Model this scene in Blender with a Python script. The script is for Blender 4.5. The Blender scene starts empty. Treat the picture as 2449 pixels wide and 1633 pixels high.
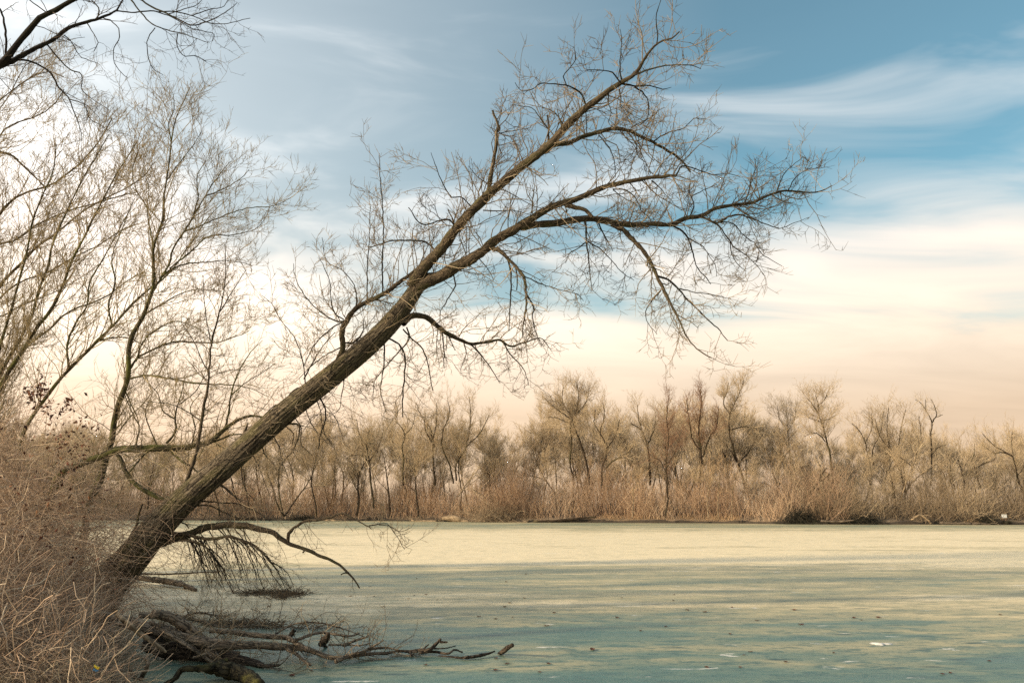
import bpy, math, random
import numpy as np

# ------------------------------------------------------------------ camera, sky, sun, exposure
scene = bpy.context.scene
COL = scene.collection
random.seed(4)
CAM_H = 2.2
F_PX = 2449 * 30.0 / 36.0            # focal length in photograph pixels
PITCH = math.atan((1203 - 816.5) / F_PX)
cam_data = bpy.data.cameras.new('camera')
cam_data.lens = 30.0
cam_data.sensor_width = 36.0
cam_data.clip_start = 0.1
cam_data.clip_end = 6000.0
cam = bpy.data.objects.new('camera', cam_data)
COL.objects.link(cam)
cam.location = (0, 0, CAM_H)
cam.rotation_euler = (math.pi / 2 + PITCH, 0, 0)
scene.camera = cam

SUN_AZ = math.radians(-112)           # from the view direction, negative = left
SUN_EL = math.radians(17.5)
sun_dir = np.array([math.sin(SUN_AZ) * math.cos(SUN_EL), math.cos(SUN_AZ) * math.cos(SUN_EL), math.sin(SUN_EL)])

world = bpy.data.worlds.new('World')
scene.world = world
world.use_nodes = True


class NT:
    """small node-tree helper"""
    def __init__(self, tree):
        self.t = tree
        tree.nodes.clear()

    def n(self, kind, _out=0, **kw):
        nd = self.t.nodes.new(kind)
        for k, v in kw.items():
            if k.startswith('i_'):
                key = k[2:]
                key = int(key) if key.isdigit() else key.replace('_', ' ')
                if hasattr(v, 'is_linked') or isinstance(v, bpy.types.NodeSocket):
                    self.t.links.new(v, nd.inputs[key])
                else:
                    nd.inputs[key].default_value = v
            else:
                setattr(nd, k, v)
        return nd

    def math(self, op, a, b=0.0, c=0.0, clamp=False):
        nd = self.n('ShaderNodeMath', operation=op, use_clamp=clamp, i_0=a, i_1=b, i_2=c)
        return nd.outputs[0]

    def ramp(self, fac, stops, interp='LINEAR'):
        nd = self.n('ShaderNodeValToRGB', i_0=fac)
        nd.color_ramp.interpolation = interp
        el = nd.color_ramp.elements
        while len(el) < len(stops):
            el.new(0.5)
        for e, (p, c) in zip(el, stops):
            e.position = p
            e.color = (c, c, c, 1) if isinstance(c, (int, float)) else (*c, 1)
        return nd.outputs[0]

    def mix(self, fac, a, b, mode='MIX'):
        nd = self.n('ShaderNodeMixRGB', blend_type=mode)
        for s, v in ((0, fac), (1, a), (2, b)):
            if isinstance(v, bpy.types.NodeSocket):
                self.t.links.new(v, nd.inputs[s])
            elif s == 0:
                nd.inputs[0].default_value = v
            else:
                nd.inputs[s].default_value = (*v, 1)
        return nd.outputs[0]

    def step(self, v, lo, hi):
        nd = self.n('ShaderNodeMapRange', interpolation_type='SMOOTHSTEP', i_0=v, i_1=lo, i_2=hi)
        return nd.outputs[0]

    def noise(self, vec, scale, detail=4.0, rough=0.55, dist=0.0, color=False):
        nd = self.n('ShaderNodeTexNoise', i_Vector=vec, i_Scale=scale, i_Detail=detail, i_Roughness=rough, i_Distortion=dist)
        return nd.outputs[1 if color else 0]

    def mapping(self, vec, scale=(1, 1, 1), loc=(0, 0, 0), rot=(0, 0, 0)):
        nd = self.n('ShaderNodeMapping', i_Vector=vec, i_Location=loc, i_Rotation=rot, i_Scale=scale)
        return nd.outputs[0]


def build_sky():
    N = NT(world.node_tree)
    sky = N.n('ShaderNodeTexSky')
    sky.sky_type = 'NISHITA'
    sky.sun_disc = False
    sky.sun_elevation = SUN_EL
    sky.sun_rotation = SUN_AZ
    sky.air_density = 1.0
    sky.dust_density = 0.6
    sky.ozone_density = 2.0
    co = N.n('ShaderNodeTexCoord').outputs['Generated']
    sep = N.n('ShaderNodeSeparateXYZ', i_0=co)
    x, y, z = sep.outputs
    zc = N.math('MAXIMUM', z, 0.0)
    # cirrus sheet: direction projected on a high layer
    den = N.math('ADD', zc, 0.22)
    px = N.math('DIVIDE', x, den)
    py = N.math('DIVIDE', y, den)
    pv = N.n('ShaderNodeCombineXYZ', i_0=px, i_1=py, i_2=0.0).outputs[0]
    v1 = N.mapping(pv, scale=(0.55, 1.15, 1), rot=(0, 0, math.radians(-24)), loc=(3.1, 1.75, 0))
    big = N.noise(v1, 1.15, 3.0, 0.5, 0.5)
    v2 = N.mapping(pv, scale=(0.85, 1.9, 1), rot=(0, 0, math.radians(-34)), loc=(7.7, 2.2, 0))
    wisp = N.noise(v2, 1.7, 5.0, 0.52, 1.1)
    # amount of veil: full low over the horizon, thinning upwards, thicker towards the sun's side
    nb = N.math('SUBTRACT', big, 0.5)
    nw = N.math('SUBTRACT', wisp, 0.5)
    lift = N.math('MULTIPLY', N.step(N.math('MULTIPLY', x, -1.0), 0.17, 0.62), 0.19)
    el = N.math('SUBTRACT', zc, lift)
    el = N.math('ADD', el, N.math('MULTIPLY', nb, -0.30))
    el = N.math('ADD', el, N.math('MULTIPLY', nw, -0.22))
    bank = N.math('SUBTRACT', 1.0, N.step(el, 0.200, 0.362))
    veil = N.step(N.math('ADD', N.math('MULTIPLY', nb, 0.9), N.math('MULTIPLY', nw, 1.0)), -0.10, 0.32)
    veil = N.math('ADD', N.math('MULTIPLY', veil, 0.55), N.math('MULTIPLY_ADD', x, -0.62, 0.22))
    veil = N.math('MINIMUM', N.math('MAXIMUM', veil, 0.08), 0.85)
    cloud = N.math('MAXIMUM', bank, veil)
    cloud = N.math('MAXIMUM', cloud, N.math('SUBTRACT', 1.0, N.step(zc, 0.02, 0.12)))
    # light of the veil: warm low down, cool white higher, brighter round the sun
    sd = N.n('ShaderNodeVectorMath', operation='DOT_PRODUCT', i_0=co, i_1=tuple(sun_dir)).outputs['Value']
    glow = N.step(sd, -0.80, 0.55)
    low = N.ramp(zc, [(0.0, (0.74, 0.525, 0.34)), (0.10, (0.79, 0.60, 0.425)), (0.19, (1.0, 0.855, 0.69)), (0.27, (1.0, 0.885, 0.775)), (0.37, (0.88, 0.86, 0.83)), (0.6, (0.76, 0.785, 0.80)), (1.0, (0.66, 0.67, 0.68))])
    gain = N.math('ADD', N.math('MULTIPLY', glow, 0.38), 0.69)
    streak = N.math('ADD', N.math('MULTIPLY', nw, 0.35), 1.0)
    gain = N.math('MULTIPLY', gain, streak)
    gcol = N.n('ShaderNodeCombineXYZ', i_0=gain, i_1=gain, i_2=gain).outputs[0]
    ccol = N.mix(1.0, low, gcol, 'MULTIPLY')
    ccol = N.mix(1.0, ccol, (SKY_GAIN, SKY_GAIN, SKY_GAIN), 'MULTIPLY')
    blue = N.mix(1.0, sky.outputs[0], (0.056, 0.092, 0.079), 'MULTIPLY')
    out = N.mix(cloud, blue, ccol)
    bg = N.n('ShaderNodeBackground', i_Color=out, i_Strength=1.0)
    o = N.n('ShaderNodeOutputWorld')
    N.t.links.new(bg.outputs[0], o.inputs[0])


SKY_GAIN = 0.86
build_sky()

sun_data = bpy.data.lights.new('sun', 'SUN')
sun_data.energy = 4.0
sun_data.angle = math.radians(2.5)
sun_data.color = (1.0, 0.81, 0.56)
sun = bpy.data.objects.new('sun', sun_data)
COL.objects.link(sun)
sun.rotation_euler = (math.pi / 2 - SUN_EL, 0, math.pi - SUN_AZ)

vs = scene.view_settings
vs.view_transform = 'Standard'
vs.look = 'None'
vs.gamma = 1.0
vs.exposure = 0.85
vs.use_curve_mapping = False
scene.render.film_transparent = False
scene.cycles.max_bounces = 6
scene.cycles.diffuse_bounces = 3
scene.cycles.glossy_bounces = 2
scene.cycles.use_denoising = False
scene.cycles.use_adaptive_sampling = False
scene.cycles.sample_clamp_indirect = 1.2
scene.render.filter_size = 1.3

# ------------------------------------------------------------------ pixels -> rays
FWD = np.array([0, math.cos(PITCH), math.sin(PITCH)])
UPV = np.array([0, -math.sin(PITCH), math.cos(PITCH)])
RGT = np.array([1.0, 0, 0])
CAMP = np.array([0, 0, CAM_H])
SPACES = {'S': (0, 0, 1.0), 'D': (0, 0, 2352 / 2449), '1': (0, 0, 2.614), '2': (0, 600, 2.614), '3': (0, 1100, 2.9414),
          '4': (600, 1100, 2.94), '5': (700, 300, 2.24), '6': (1200, 0, 2.614), '7': (700, 850, 2.94), '8': (1500, 850, 2.478),
          'a': (400, 1150, 3.247), 'b': (0, 850, 3.136), 'c': (1300, 400, 3.137), 'e': (2150, 1050, 6.27), 'g': (1750, 1050, 6.72)}


def S(space, *pts):
    ox, oy, k = SPACES[space]
    return [(ox + x / k, oy + y / k) for x, y in pts]


def ray(px):
    px = np.atleast_2d(np.array(px, float))
    u = (px[:, 0] - 1224.5) / F_PX
    v = (816.5 - px[:, 1]) / F_PX
    return FWD + u[:, None] * RGT + v[:, None] * UPV


def at_depth(px, d):
    return CAMP + ray(px) * np.broadcast_to(np.asarray(d, float), (len(np.atleast_2d(px)),))[:, None]


def on_plane(px, h=0.0):
    r = ray(px)
    h = np.broadcast_to(np.asarray(h, float), (len(r),))
    t = (h - CAM_H) / r[:, 2]
    return CAMP + r * t[:, None]


# ------------------------------------------------------------------ tubes and growth
def norm(a):
    return a / np.maximum(np.linalg.norm(a, axis=-1, keepdims=True), 1e-9)


def catmull(pts, n):
    p = np.asarray(pts, float)
    if len(p) < 3:
        t = np.linspace(0, 1, n)[:, None]
        return p[0] + (p[-1] - p[0]) * t
    seg = np.linalg.norm(np.diff(p, axis=0), axis=1) ** 0.5
    kn = np.concatenate([[0], np.cumsum(seg)])
    m = np.gradient(p, kn, axis=0)
    L = np.concatenate([[0], np.cumsum(np.linalg.norm(np.diff(p, axis=0), axis=1))])
    s = np.linspace(0, L[-1], n)
    u = np.interp(s, L, kn)
    i = np.clip(np.searchsorted(kn, u, side='right') - 1, 0, len(p) - 2)
    h = (kn[i + 1] - kn[i])[:, None]
    t = ((u - kn[i])[:, None]) / h
    return ((2 * t**3 - 3 * t**2 + 1) * p[i] + (t**3 - 2 * t**2 + t) * h * m[i] + (-2 * t**3 + 3 * t**2) * p[i + 1] + (t**3 - t**2) * h * m[i + 1])


def tube_geo(P, R, sides, caps=False, fold=None):
    """P (N,K,3), R (N,K) -> verts, quads(list of arrays), bark coordinate"""
    N, K, _ = P.shape
    T = norm(np.gradient(P, axis=1))
    mean = norm(P[:, -1] - P[:, 0])
    ref = np.where(np.abs(mean[:, 2:3]) < 0.8, np.array([[0, 0, 1.0]]), np.array([[1.0, 0, 0]]))
    n = np.empty_like(P)
    cur = ref
    for k in range(K):
        cur = norm(cur - (cur * T[:, k]).sum(-1, keepdims=True) * T[:, k])
        n[:, k] = cur
    b = np.cross(T, n)
    ang = np.arange(sides) * (2 * math.pi / sides)
    ca, sa = np.cos(ang), np.sin(ang)
    rr = R[:, :, None]
    arc = np.concatenate([np.zeros((N, 1)), np.cumsum(np.linalg.norm(np.diff(P, axis=1), axis=-1), axis=1)], axis=1)
    if fold is not None:
        rr = rr * fold(ang, arc, R)
    V = P[:, :, None, :] + rr[..., None] * (ca[None, None, :, None] * n[:, :, None, :] + sa[None, None, :, None] * b[:, :, None, :])
    r0 = R.max(axis=1)[:, None, None]
    bark = np.empty(V.shape)
    bark[..., 0] = ca * r0
    bark[..., 1] = sa * r0
    bark[..., 2] = arc[:, :, None]
    base = (np.arange(N) * K * sides)[:, None, None] + (np.arange(K - 1) * sides)[None, :, None]
    j = np.arange(sides)[None, None, :]
    j2 = (j + 1) % sides
    q = np.stack([base + j, base + j2, base + j2 + sides, base + j + sides], axis=-1).reshape(-1, 4)
    return V.reshape(-1, 3), q, bark.reshape(-1, 3)


class Geo:
    def __init__(self):
        self.v, self.q, self.b, self.t, self.tri = [], [], [], [], []
        self.n = 0

    def tubes(self, P, R, sides=3, tint=None, rng=None, fold=None, caps=False):
        P = np.asarray(P, float)
        R = np.asarray(R, float)
        if P.ndim == 2:
            P, R = P[None], R[None]
        if len(P) == 0:
            return self
        v, q, b = tube_geo(P, R, sides, fold=fold)
        if tint is None:
            tint = np.random.default_rng(len(v)).random(len(P))
        tint = np.broadcast_to(np.asarray(tint, float), (len(P),))
        b = b + (tint * 37.0).repeat(P.shape[1] * sides)[:, None]
        self.v.append(v)
        self.q.append(q + self.n)
        self.b.append(b)
        self.t.append(np.repeat(tint, P.shape[1] * sides))
        base = self.n
        self.n += len(v)
        if caps:
            K = P.shape[1]
            for i in range(len(P)):
                for k, flip in ((0, True), (K - 1, False)):
                    ring = base + i * K * sides + k * sides + np.arange(sides)
                    c = P[i, k] + (P[i, k] - P[i, k + (1 if k == 0 else -1)]) * 0.02
                    self.v.append(c[None]); self.b.append(b[ring[0] - base][None]); self.t.append(np.array([tint[i]]))
                    ci = self.n
                    self.n += 1
                    r2 = np.roll(ring, -1)
                    tri = np.stack([np.full(sides, ci), r2 if flip else ring, ring if flip else r2], axis=1)
                    self.tri.append(tri)
        return self

    def raw(self, v, q=None, tri=None, tint=0.5):
        v = np.asarray(v, float)
        self.v.append(v); self.b.append(v.copy()); self.t.append(np.broadcast_to(np.asarray(tint, float), (len(v),)).copy())
        if q is not None:
            self.q.append(np.asarray(q) + self.n)
        if tri is not None:
            self.tri.append(np.asarray(tri) + self.n)
        self.n += len(v)
        return self

    def mesh(self, name, smooth=True, bark=True):
        me = bpy.data.meshes.new(name)
        v = np.concatenate(self.v)
        q = np.concatenate(self.q) if self.q else np.zeros((0, 4), int)
        tr = np.concatenate(self.tri) if self.tri else np.zeros((0, 3), int)
        loops = np.concatenate([q.ravel(), tr.ravel()])
        me.vertices.add(len(v)); me.loops.add(len(loops)); me.polygons.add(len(q) + len(tr))
        me.vertices.foreach_set('co', v.ravel().astype(np.float32))
        me.loops.foreach_set('vertex_index', loops.astype(np.int32))
        st = np.concatenate([np.arange(len(q)) * 4, len(q) * 4 + np.arange(len(tr)) * 3])
        me.polygons.foreach_set('loop_start', st.astype(np.int32))
        me.polygons.foreach_set('use_smooth', np.full(len(st), smooth))
        me.update(calc_edges=True)
        a = me.attributes.new('tint', 'FLOAT', 'POINT')
        a.data.foreach_set('value', np.concatenate(self.t).astype(np.float32))
        if bark:
            a = me.attributes.new('bark', 'FLOAT_VECTOR', 'POINT')
            a.data.foreach_set('vector', np.concatenate(self.b).ravel().astype(np.float32))
        return me


def link(name, me, mat, parent=None, **props):
    o = bpy.data.objects.new(name, me)
    COL.objects.link(o)
    if me is not None and mat is not None and not me.materials:
        me.materials.append(mat)
    if parent is not None:
        o.parent = parent
    for k, v in props.items():
        o[k] = v
    if name in ('twigs', 'trunk_sprouts', 'side_branches', 'canes'):
        o['kind'] = 'stuff'
    return o


def thing(name, label, cat, loc=(0, 0, 0), group=None):
    o = bpy.data.objects.new(name, None)
    COL.objects.link(o)
    o.location = loc
    o.empty_display_size = 0.3
    o['label'] = label
    o['category'] = cat
    if group:
        o['group'] = group
    return o


def grow(rng, P, R, n, length, angle, K=4, t=(0.15, 1.0), ratio=0.6, rmax=1.0, rtip=0.35, up=0.0, wig=0.2, start_up=0.0, rmin=0.0, len_t=0.0, plane=0.0):
    """children branches of every parent polyline; n = per parent counts"""
    N, Kp, _ = P.shape
    cnt = np.broadcast_to(np.asarray(n), (N,))
    cnt = np.floor(cnt + rng.random(N)).astype(int)
    idx = np.repeat(np.arange(N), cnt)
    M = len(idx)
    if M == 0:
        return np.zeros((0, K, 3)), np.zeros((0, K)), np.zeros(0)
    tt = t[0] + (t[1] - t[0]) * rng.random(M)
    f = tt * (Kp - 1)
    i = np.clip(f.astype(int), 0, Kp - 2)
    w = (f - i)[:, None]
    pos = P[idx, i] * (1 - w) + P[idx, i + 1] * w
    tan = norm(P[idx, i + 1] - P[idx, i])
    pr = R[idx, i] * (1 - w[:, 0]) + R[idx, i + 1] * w[:, 0]
    rnd = rng.normal(size=(M, 3))
    if plane:
        rnd[:, 1] *= (1 - plane)
    perp = norm(rnd - (rnd * tan).sum(-1, keepdims=True) * tan)
    a = np.radians(angle[0] + (angle[1] - angle[0]) * rng.random(M))[:, None]
    d = tan * np.cos(a) + perp * np.sin(a)
    d[:, 2] += start_up
    d = norm(d)
    if np.ndim(length) == 2:
        ln = length[0][idx] + (length[1][idx] - length[0][idx]) * rng.random(M)
    else:
        ln = length[0] + (length[1] - length[0]) * rng.random(M)
    ln = ln * (1 - len_t * tt)
    st = ln / (K - 1)
    out = np.empty((M, K, 3))
    out[:, 0] = pos
    for k in range(1, K):
        d = d + rng.normal(size=(M, 3)) * wig
        d[:, 2] += up / (K - 1)
        d = norm(d)
        out[:, k] = out[:, k - 1] + d * st[:, None]
    r0 = np.clip(pr * ratio, rmin, rmax)
    rad = r0[:, None] * (1 - (1 - rtip) * np.linspace(0, 1, K))[None]
    return out, rad, idx


def plen(P):
    return np.linalg.norm(np.diff(P, axis=1), axis=-1).sum(1)


# ------------------------------------------------------------------ materials
def new_mat(name):
    m = bpy.data.materials.new(name)
    m.use_nodes = True
    N = NT(m.node_tree)
    bs = N.n('ShaderNodeBsdfPrincipled')
    o = N.n('ShaderNodeOutputMaterial')
    N.t.links.new(bs.outputs[0], o.inputs[0])
    return m, N, bs


def setin(N, bs, key, v):
    if isinstance(v, bpy.types.NodeSocket):
        N.t.links.new(v, bs.inputs[key])
    else:
        bs.inputs[key].default_value = (*v, 1) if isinstance(v, tuple) else v


def bark_mat(name, dark, light, moss=None, moss_amt=0.5, scale=9.0, bump=0.6, dist=0.02, stretch=0.16):
    m, N, bs = new_mat(name)
    at = N.n('ShaderNodeAttribute', attribute_name='bark').outputs['Vector']
    v = N.mapping(at, scale=(1, 1, stretch))
    n1 = N.noise(v, scale * 2.4, 6, 0.65, 0.6)
    n2 = N.noise(N.mapping(at, scale=(1, 1, 0.5), loc=(5, 2, 1)), scale * 0.28, 4, 0.6)
    n3 = N.noise(at, scale * 9, 3, 0.6)
    vo = N.n('ShaderNodeTexVoronoi', feature='DISTANCE_TO_EDGE', i_Vector=N.mapping(N.mix(0.12, v, N.noise(at, 6, 3, 0.6, 0, True)), scale=(1, 1, 1)), i_Scale=scale * 2.0).outputs[0]
    crack = N.step(vo, 0.0, 0.16)
    c = N.ramp(n1, [(0.3, dark), (0.68, light)])
    c = N.mix(N.math('MULTIPLY', n3, 0.5), c, tuple(0.55 * x for x in dark))
    c = N.mix(crack, tuple(0.45 * x for x in dark), c)
    if moss:
        c = N.mix(N.math('MULTIPLY', N.step(n2, 0.47, 0.66), moss_amt), c, moss)
    setin(N, bs, 'Base Color', c)
    bs.inputs['Roughness'].default_value = 0.9
    bs.inputs['Specular IOR Level'].default_value = 0.15
    h = N.math('ADD', N.math('MULTIPLY', n1, 0.6), N.math('MULTIPLY', crack, 0.6))
    h = N.math('ADD', h, N.math('MULTIPLY', n3, 0.15))
    b = N.n('ShaderNodeBump', i_Strength=bump, i_Distance=dist, i_Height=h)
    N.t.links.new(b.outputs[0], bs.inputs['Normal'])
    return m


def twig_mat(name, stops, rough=0.8):
    m, N, bs = new_mat(name)
    t = N.n('ShaderNodeAttribute', attribute_name='tint').outputs['Fac']
    setin(N, bs, 'Base Color', N.ramp(t, stops))
    bs.inputs['Roughness'].default_value = rough
    bs.inputs['Specular IOR Level'].default_value = 0.2
    return m


M_TRUNK = bark_mat('furrowed_bark', (0.070, 0.055, 0.039), (0.31, 0.25, 0.17), (0.16, 0.145, 0.06), 0.45, 10, 0.9, 0.03)
M_LIMB = bark_mat('limb_bark', (0.05, 0.038, 0.026), (0.21, 0.16, 0.105), (0.10, 0.10, 0.03), 0.4, 16, 0.6, 0.01, 0.25)
M_MOSSY = bark_mat('mossy_bark', (0.05, 0.043, 0.024), (0.17, 0.145, 0.08), (0.12, 0.125, 0.03), 0.85, 12, 0.6, 0.012, 0.3)
M_DARKLIMB = bark_mat('dark_limb_bark', (0.018, 0.015, 0.012), (0.07, 0.058, 0.045), (0.05, 0.055, 0.02), 0.4, 16, 0.6, 0.01, 0.3)
M_LOG = bark_mat('weathered_log', (0.09, 0.070, 0.052), (0.38, 0.30, 0.215), None, 0, 9, 0.6, 0.012, 0.12)
M_WETLOG = bark_mat('wet_log', (0.035, 0.027, 0.020), (0.15, 0.115, 0.083), None, 0, 9, 0.6, 0.012, 0.15)
M_MOSSLOG = bark_mat('mossy_log', (0.022, 0.018, 0.011), (0.09, 0.075, 0.04), (0.13, 0.12, 0.03), 0.8, 9, 0.8, 0.02, 0.4)
M_FARBARK = bark_mat('far_bark', (0.035, 0.025, 0.017), (0.11, 0.08, 0.052), (0.10, 0.09, 0.04), 0.4, 3, 0.4, 0.02, 0.3)
M_PALEBARK = bark_mat('pale_far_bark', (0.20, 0.15, 0.095), (0.42, 0.32, 0.21), None, 0, 3, 0.3, 0.02, 0.3)
M_TWIG = twig_mat('pale_twig', [(0.0, (0.12, 0.088, 0.056)), (0.5, (0.25, 0.19, 0.118)), (1.0, (0.40, 0.315, 0.205))])
M_TWIGDARK = twig_mat('dark_twig', [(0.0, (0.035, 0.027, 0.02)), (0.6, (0.09, 0.065, 0.042)), (1.0, (0.17, 0.125, 0.075))])
M_TWIGOLIVE = twig_mat('olive_twig', [(0.0, (0.16, 0.12, 0.07)), (0.5, (0.30, 0.235, 0.13)), (1.0, (0.42, 0.34, 0.20))])
M_FARTWIG = twig_mat('far_twig', [(0.0, (0.34, 0.255, 0.16)), (0.6, (0.47, 0.365, 0.235)), (1.0, (0.56, 0.45, 0.30))])
M_FARTWIGR = twig_mat('far_russet_twig', [(0.0, (0.17, 0.095, 0.06)), (0.6, (0.25, 0.145, 0.09)), (1.0, (0.32, 0.20, 0.12))])
M_BRUSH = twig_mat('far_brush', [(0.0, (0.31, 0.205, 0.132)), (0.35, (0.46, 0.315, 0.205)), (0.7, (0.55, 0.395, 0.262)), (1.0, (0.65, 0.505, 0.35))])
M_REED = twig_mat('dry_reed', [(0.0, (0.33, 0.22, 0.12)), (0.6, (0.50, 0.34, 0.19)), (1.0, (0.62, 0.46, 0.28))])
M_GREYBRUSH = twig_mat('grey_brush', [(0.0, (0.14, 0.105, 0.07)), (0.5, (0.30, 0.225, 0.145)), (1.0, (0.45, 0.35, 0.225))])
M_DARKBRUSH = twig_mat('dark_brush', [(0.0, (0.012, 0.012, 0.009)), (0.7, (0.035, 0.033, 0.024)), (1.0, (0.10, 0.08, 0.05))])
M_CANE = twig_mat('bramble_cane', [(0.0, (0.19, 0.125, 0.085)), (0.35, (0.36, 0.25, 0.170)), (0.75, (0.49, 0.36, 0.245)), (1.0, (0.62, 0.50, 0.355))])
M_GRASS = twig_mat('dead_grass', [(0.0, (0.14, 0.105, 0.07)), (0.6, (0.29, 0.225, 0.15)), (1.0, (0.45, 0.37, 0.25))])
M_LEAF = twig_mat('dry_leaf', [(0.0, (0.045, 0.018, 0.013)), (0.6, (0.13, 0.048, 0.028)), (1.0, (0.22, 0.11, 0.05))])


def ice_mat():
    m, N, bs = new_mat('rotting_ice')
    co = N.n('ShaderNodeNewGeometry').outputs['Position']
    sep = N.n('ShaderNodeSeparateXYZ', i_0=co)
    y = sep.outputs[1]
    nA = N.noise(N.mapping(co, scale=(0.035, 0.11, 1), loc=(2.3, 0.7, 0)), 1.0, 5, 0.6, 0.3)       # broad frost sheets
    nB = N.noise(N.mapping(co, scale=(0.22, 0.75, 1), loc=(1.1, 9.0, 0)), 1.0, 6, 0.62, 0.4)       # streaks
    nC = N.noise(N.mapping(co, scale=(1.5, 3.2, 1)), 1.0, 5, 0.65, 0.6)                             # blotches
    nD = N.noise(N.mapping(co, scale=(6.0, 11.0, 1)), 1.0, 4, 0.7, 0.3)                             # grit
    shore = N.step(y, 10.5, 21.0)                                                                    # clearer ice by this bank, its colour also darkened for tree shade
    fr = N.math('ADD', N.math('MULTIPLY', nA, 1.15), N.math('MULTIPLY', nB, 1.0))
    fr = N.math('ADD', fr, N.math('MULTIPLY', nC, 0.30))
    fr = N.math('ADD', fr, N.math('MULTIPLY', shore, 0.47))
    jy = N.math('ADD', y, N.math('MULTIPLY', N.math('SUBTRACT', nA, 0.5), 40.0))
    sheet = N.math('MULTIPLY', N.step(jy, 25.0, 36.0), N.math('SUBTRACT', 1.0, N.step(jy, 58.0, 84.0)))   # sunlit band out on the pond, painted in as paler ice
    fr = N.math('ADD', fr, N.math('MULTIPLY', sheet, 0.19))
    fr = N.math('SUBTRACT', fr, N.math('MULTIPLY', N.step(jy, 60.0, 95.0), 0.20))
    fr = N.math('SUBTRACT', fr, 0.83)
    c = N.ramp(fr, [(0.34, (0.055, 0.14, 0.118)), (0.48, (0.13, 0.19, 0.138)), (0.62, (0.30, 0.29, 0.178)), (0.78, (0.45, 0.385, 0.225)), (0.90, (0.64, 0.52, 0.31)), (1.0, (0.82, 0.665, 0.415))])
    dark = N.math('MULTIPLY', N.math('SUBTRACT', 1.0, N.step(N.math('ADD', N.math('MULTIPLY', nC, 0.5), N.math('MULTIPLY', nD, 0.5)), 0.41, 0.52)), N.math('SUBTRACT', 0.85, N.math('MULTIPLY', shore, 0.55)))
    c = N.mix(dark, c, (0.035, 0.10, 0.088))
    cell = N.n('ShaderNodeTexVoronoi', i_Vector=N.mix(0.25, N.mapping(co, scale=(1.5, 3.4, 1)), N.noise(N.mapping(co, scale=(1.3, 2.6, 1)), 1.0, 3, 0.6, 0, True)), i_Scale=1.0).outputs[0]
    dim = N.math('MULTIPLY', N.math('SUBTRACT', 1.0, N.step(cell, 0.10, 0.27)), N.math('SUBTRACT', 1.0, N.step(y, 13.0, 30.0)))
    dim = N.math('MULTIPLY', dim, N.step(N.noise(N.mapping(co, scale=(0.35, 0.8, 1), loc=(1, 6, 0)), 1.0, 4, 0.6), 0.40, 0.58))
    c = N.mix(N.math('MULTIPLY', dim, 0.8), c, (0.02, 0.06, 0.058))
    alg = N.step(N.noise(N.mapping(co, scale=(0.5, 1.1, 1), loc=(4, 4, 0)), 1.0, 4, 0.6, 0.5), 0.56, 0.72)
    c = N.mix(N.math('MULTIPLY', alg, 0.35), c, (0.19, 0.235, 0.13))
    # thin leftovers of snow
    dx = N.math('MULTIPLY', N.math('ADD', sep.outputs[0], 2.1), 0.42)
    dy = N.math('MULTIPLY', N.math('SUBTRACT', y, 10.6), 0.75)
    near_logs = N.math('MAXIMUM', N.math('SUBTRACT', 1.0, N.math('ADD', N.math('MULTIPLY', dx, dx), N.math('MULTIPLY', dy, dy))), 0.0)
    sn = N.noise(N.mapping(co, scale=(0.95, 2.6, 1), loc=(8.2, 3.3, 0)), 1.0, 5, 0.6, 0.5)
    sn = N.math('ADD', sn, N.math('MULTIPLY', near_logs, 0.13))
    sn = N.math('MULTIPLY', N.step(sn, 0.655, 0.69), N.step(nD, 0.36, 0.5))
    c = N.mix(N.math('MULTIPLY', sn, 0.85), c, (0.74, 0.70, 0.62))
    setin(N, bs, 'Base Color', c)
    setin(N, bs, 'Roughness', N.ramp(fr, [(0.3, 0.34), (0.8, 0.62)]))
    bs.inputs['Specular IOR Level'].default_value = 0.42
    h = N.math('ADD', N.math('MULTIPLY', nC, 0.35), N.math('MULTIPLY', nD, 0.25))
    h = N.math('ADD', h, N.math('MULTIPLY', N.noise(N.mapping(co, scale=(16, 28, 1)), 1.0, 3, 0.6), 0.12))
    b = N.n('ShaderNodeBump', i_Strength=0.5, i_Distance=0.08, i_Height=h)
    N.t.links.new(b.outputs[0], bs.inputs['Normal'])
    return m


def ground_mat(name, a, bcol, c2):
    m, N, bs = new_mat(name)
    co = N.n('ShaderNodeNewGeometry').outputs['Position']
    n1 = N.noise(co, 0.6, 6, 0.65, 0.4)
    n2 = N.noise(co, 9.0, 5, 0.7, 0.2)
    c = N.ramp(n1, [(0.3, a), (0.7, bcol)])
    c = N.mix(N.step(n2, 0.45, 0.7), c, c2)
    setin(N, bs, 'Base Color', c)
    bs.inputs['Roughness'].default_value = 0.95
    b = N.n('ShaderNodeBump', i_Strength=1.0, i_Distance=0.08, i_Height=n2)
    N.t.links.new(b.outputs[0], bs.inputs['Normal'])
    return m


def plain_mat(name, colr, rough=0.7):
    m, N, bs = new_mat(name)
    co = N.n('ShaderNodeTexCoord').outputs['Object']
    n1 = N.noise(co, 3.0, 4, 0.6)
    setin(N, bs, 'Base Color', N.mix(N.step(n1, 0.35, 0.75), colr, tuple(0.75 * v for v in colr)))
    bs.inputs['Roughness'].default_value = rough
    return m


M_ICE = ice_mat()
M_SOIL = ground_mat('leaf_litter_soil', (0.05, 0.036, 0.024), (0.12, 0.088, 0.055), (0.20, 0.15, 0.095))
M_FARSOIL = ground_mat('far_soil', (0.10, 0.072, 0.045), (0.19, 0.14, 0.09), (0.27, 0.20, 0.125))
M_MUD = ground_mat('bank_mud', (0.02, 0.015, 0.011), (0.05, 0.038, 0.026), (0.09, 0.066, 0.042))

# ------------------------------------------------------------------ the setting
rng0 = np.random.default_rng(11)


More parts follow.
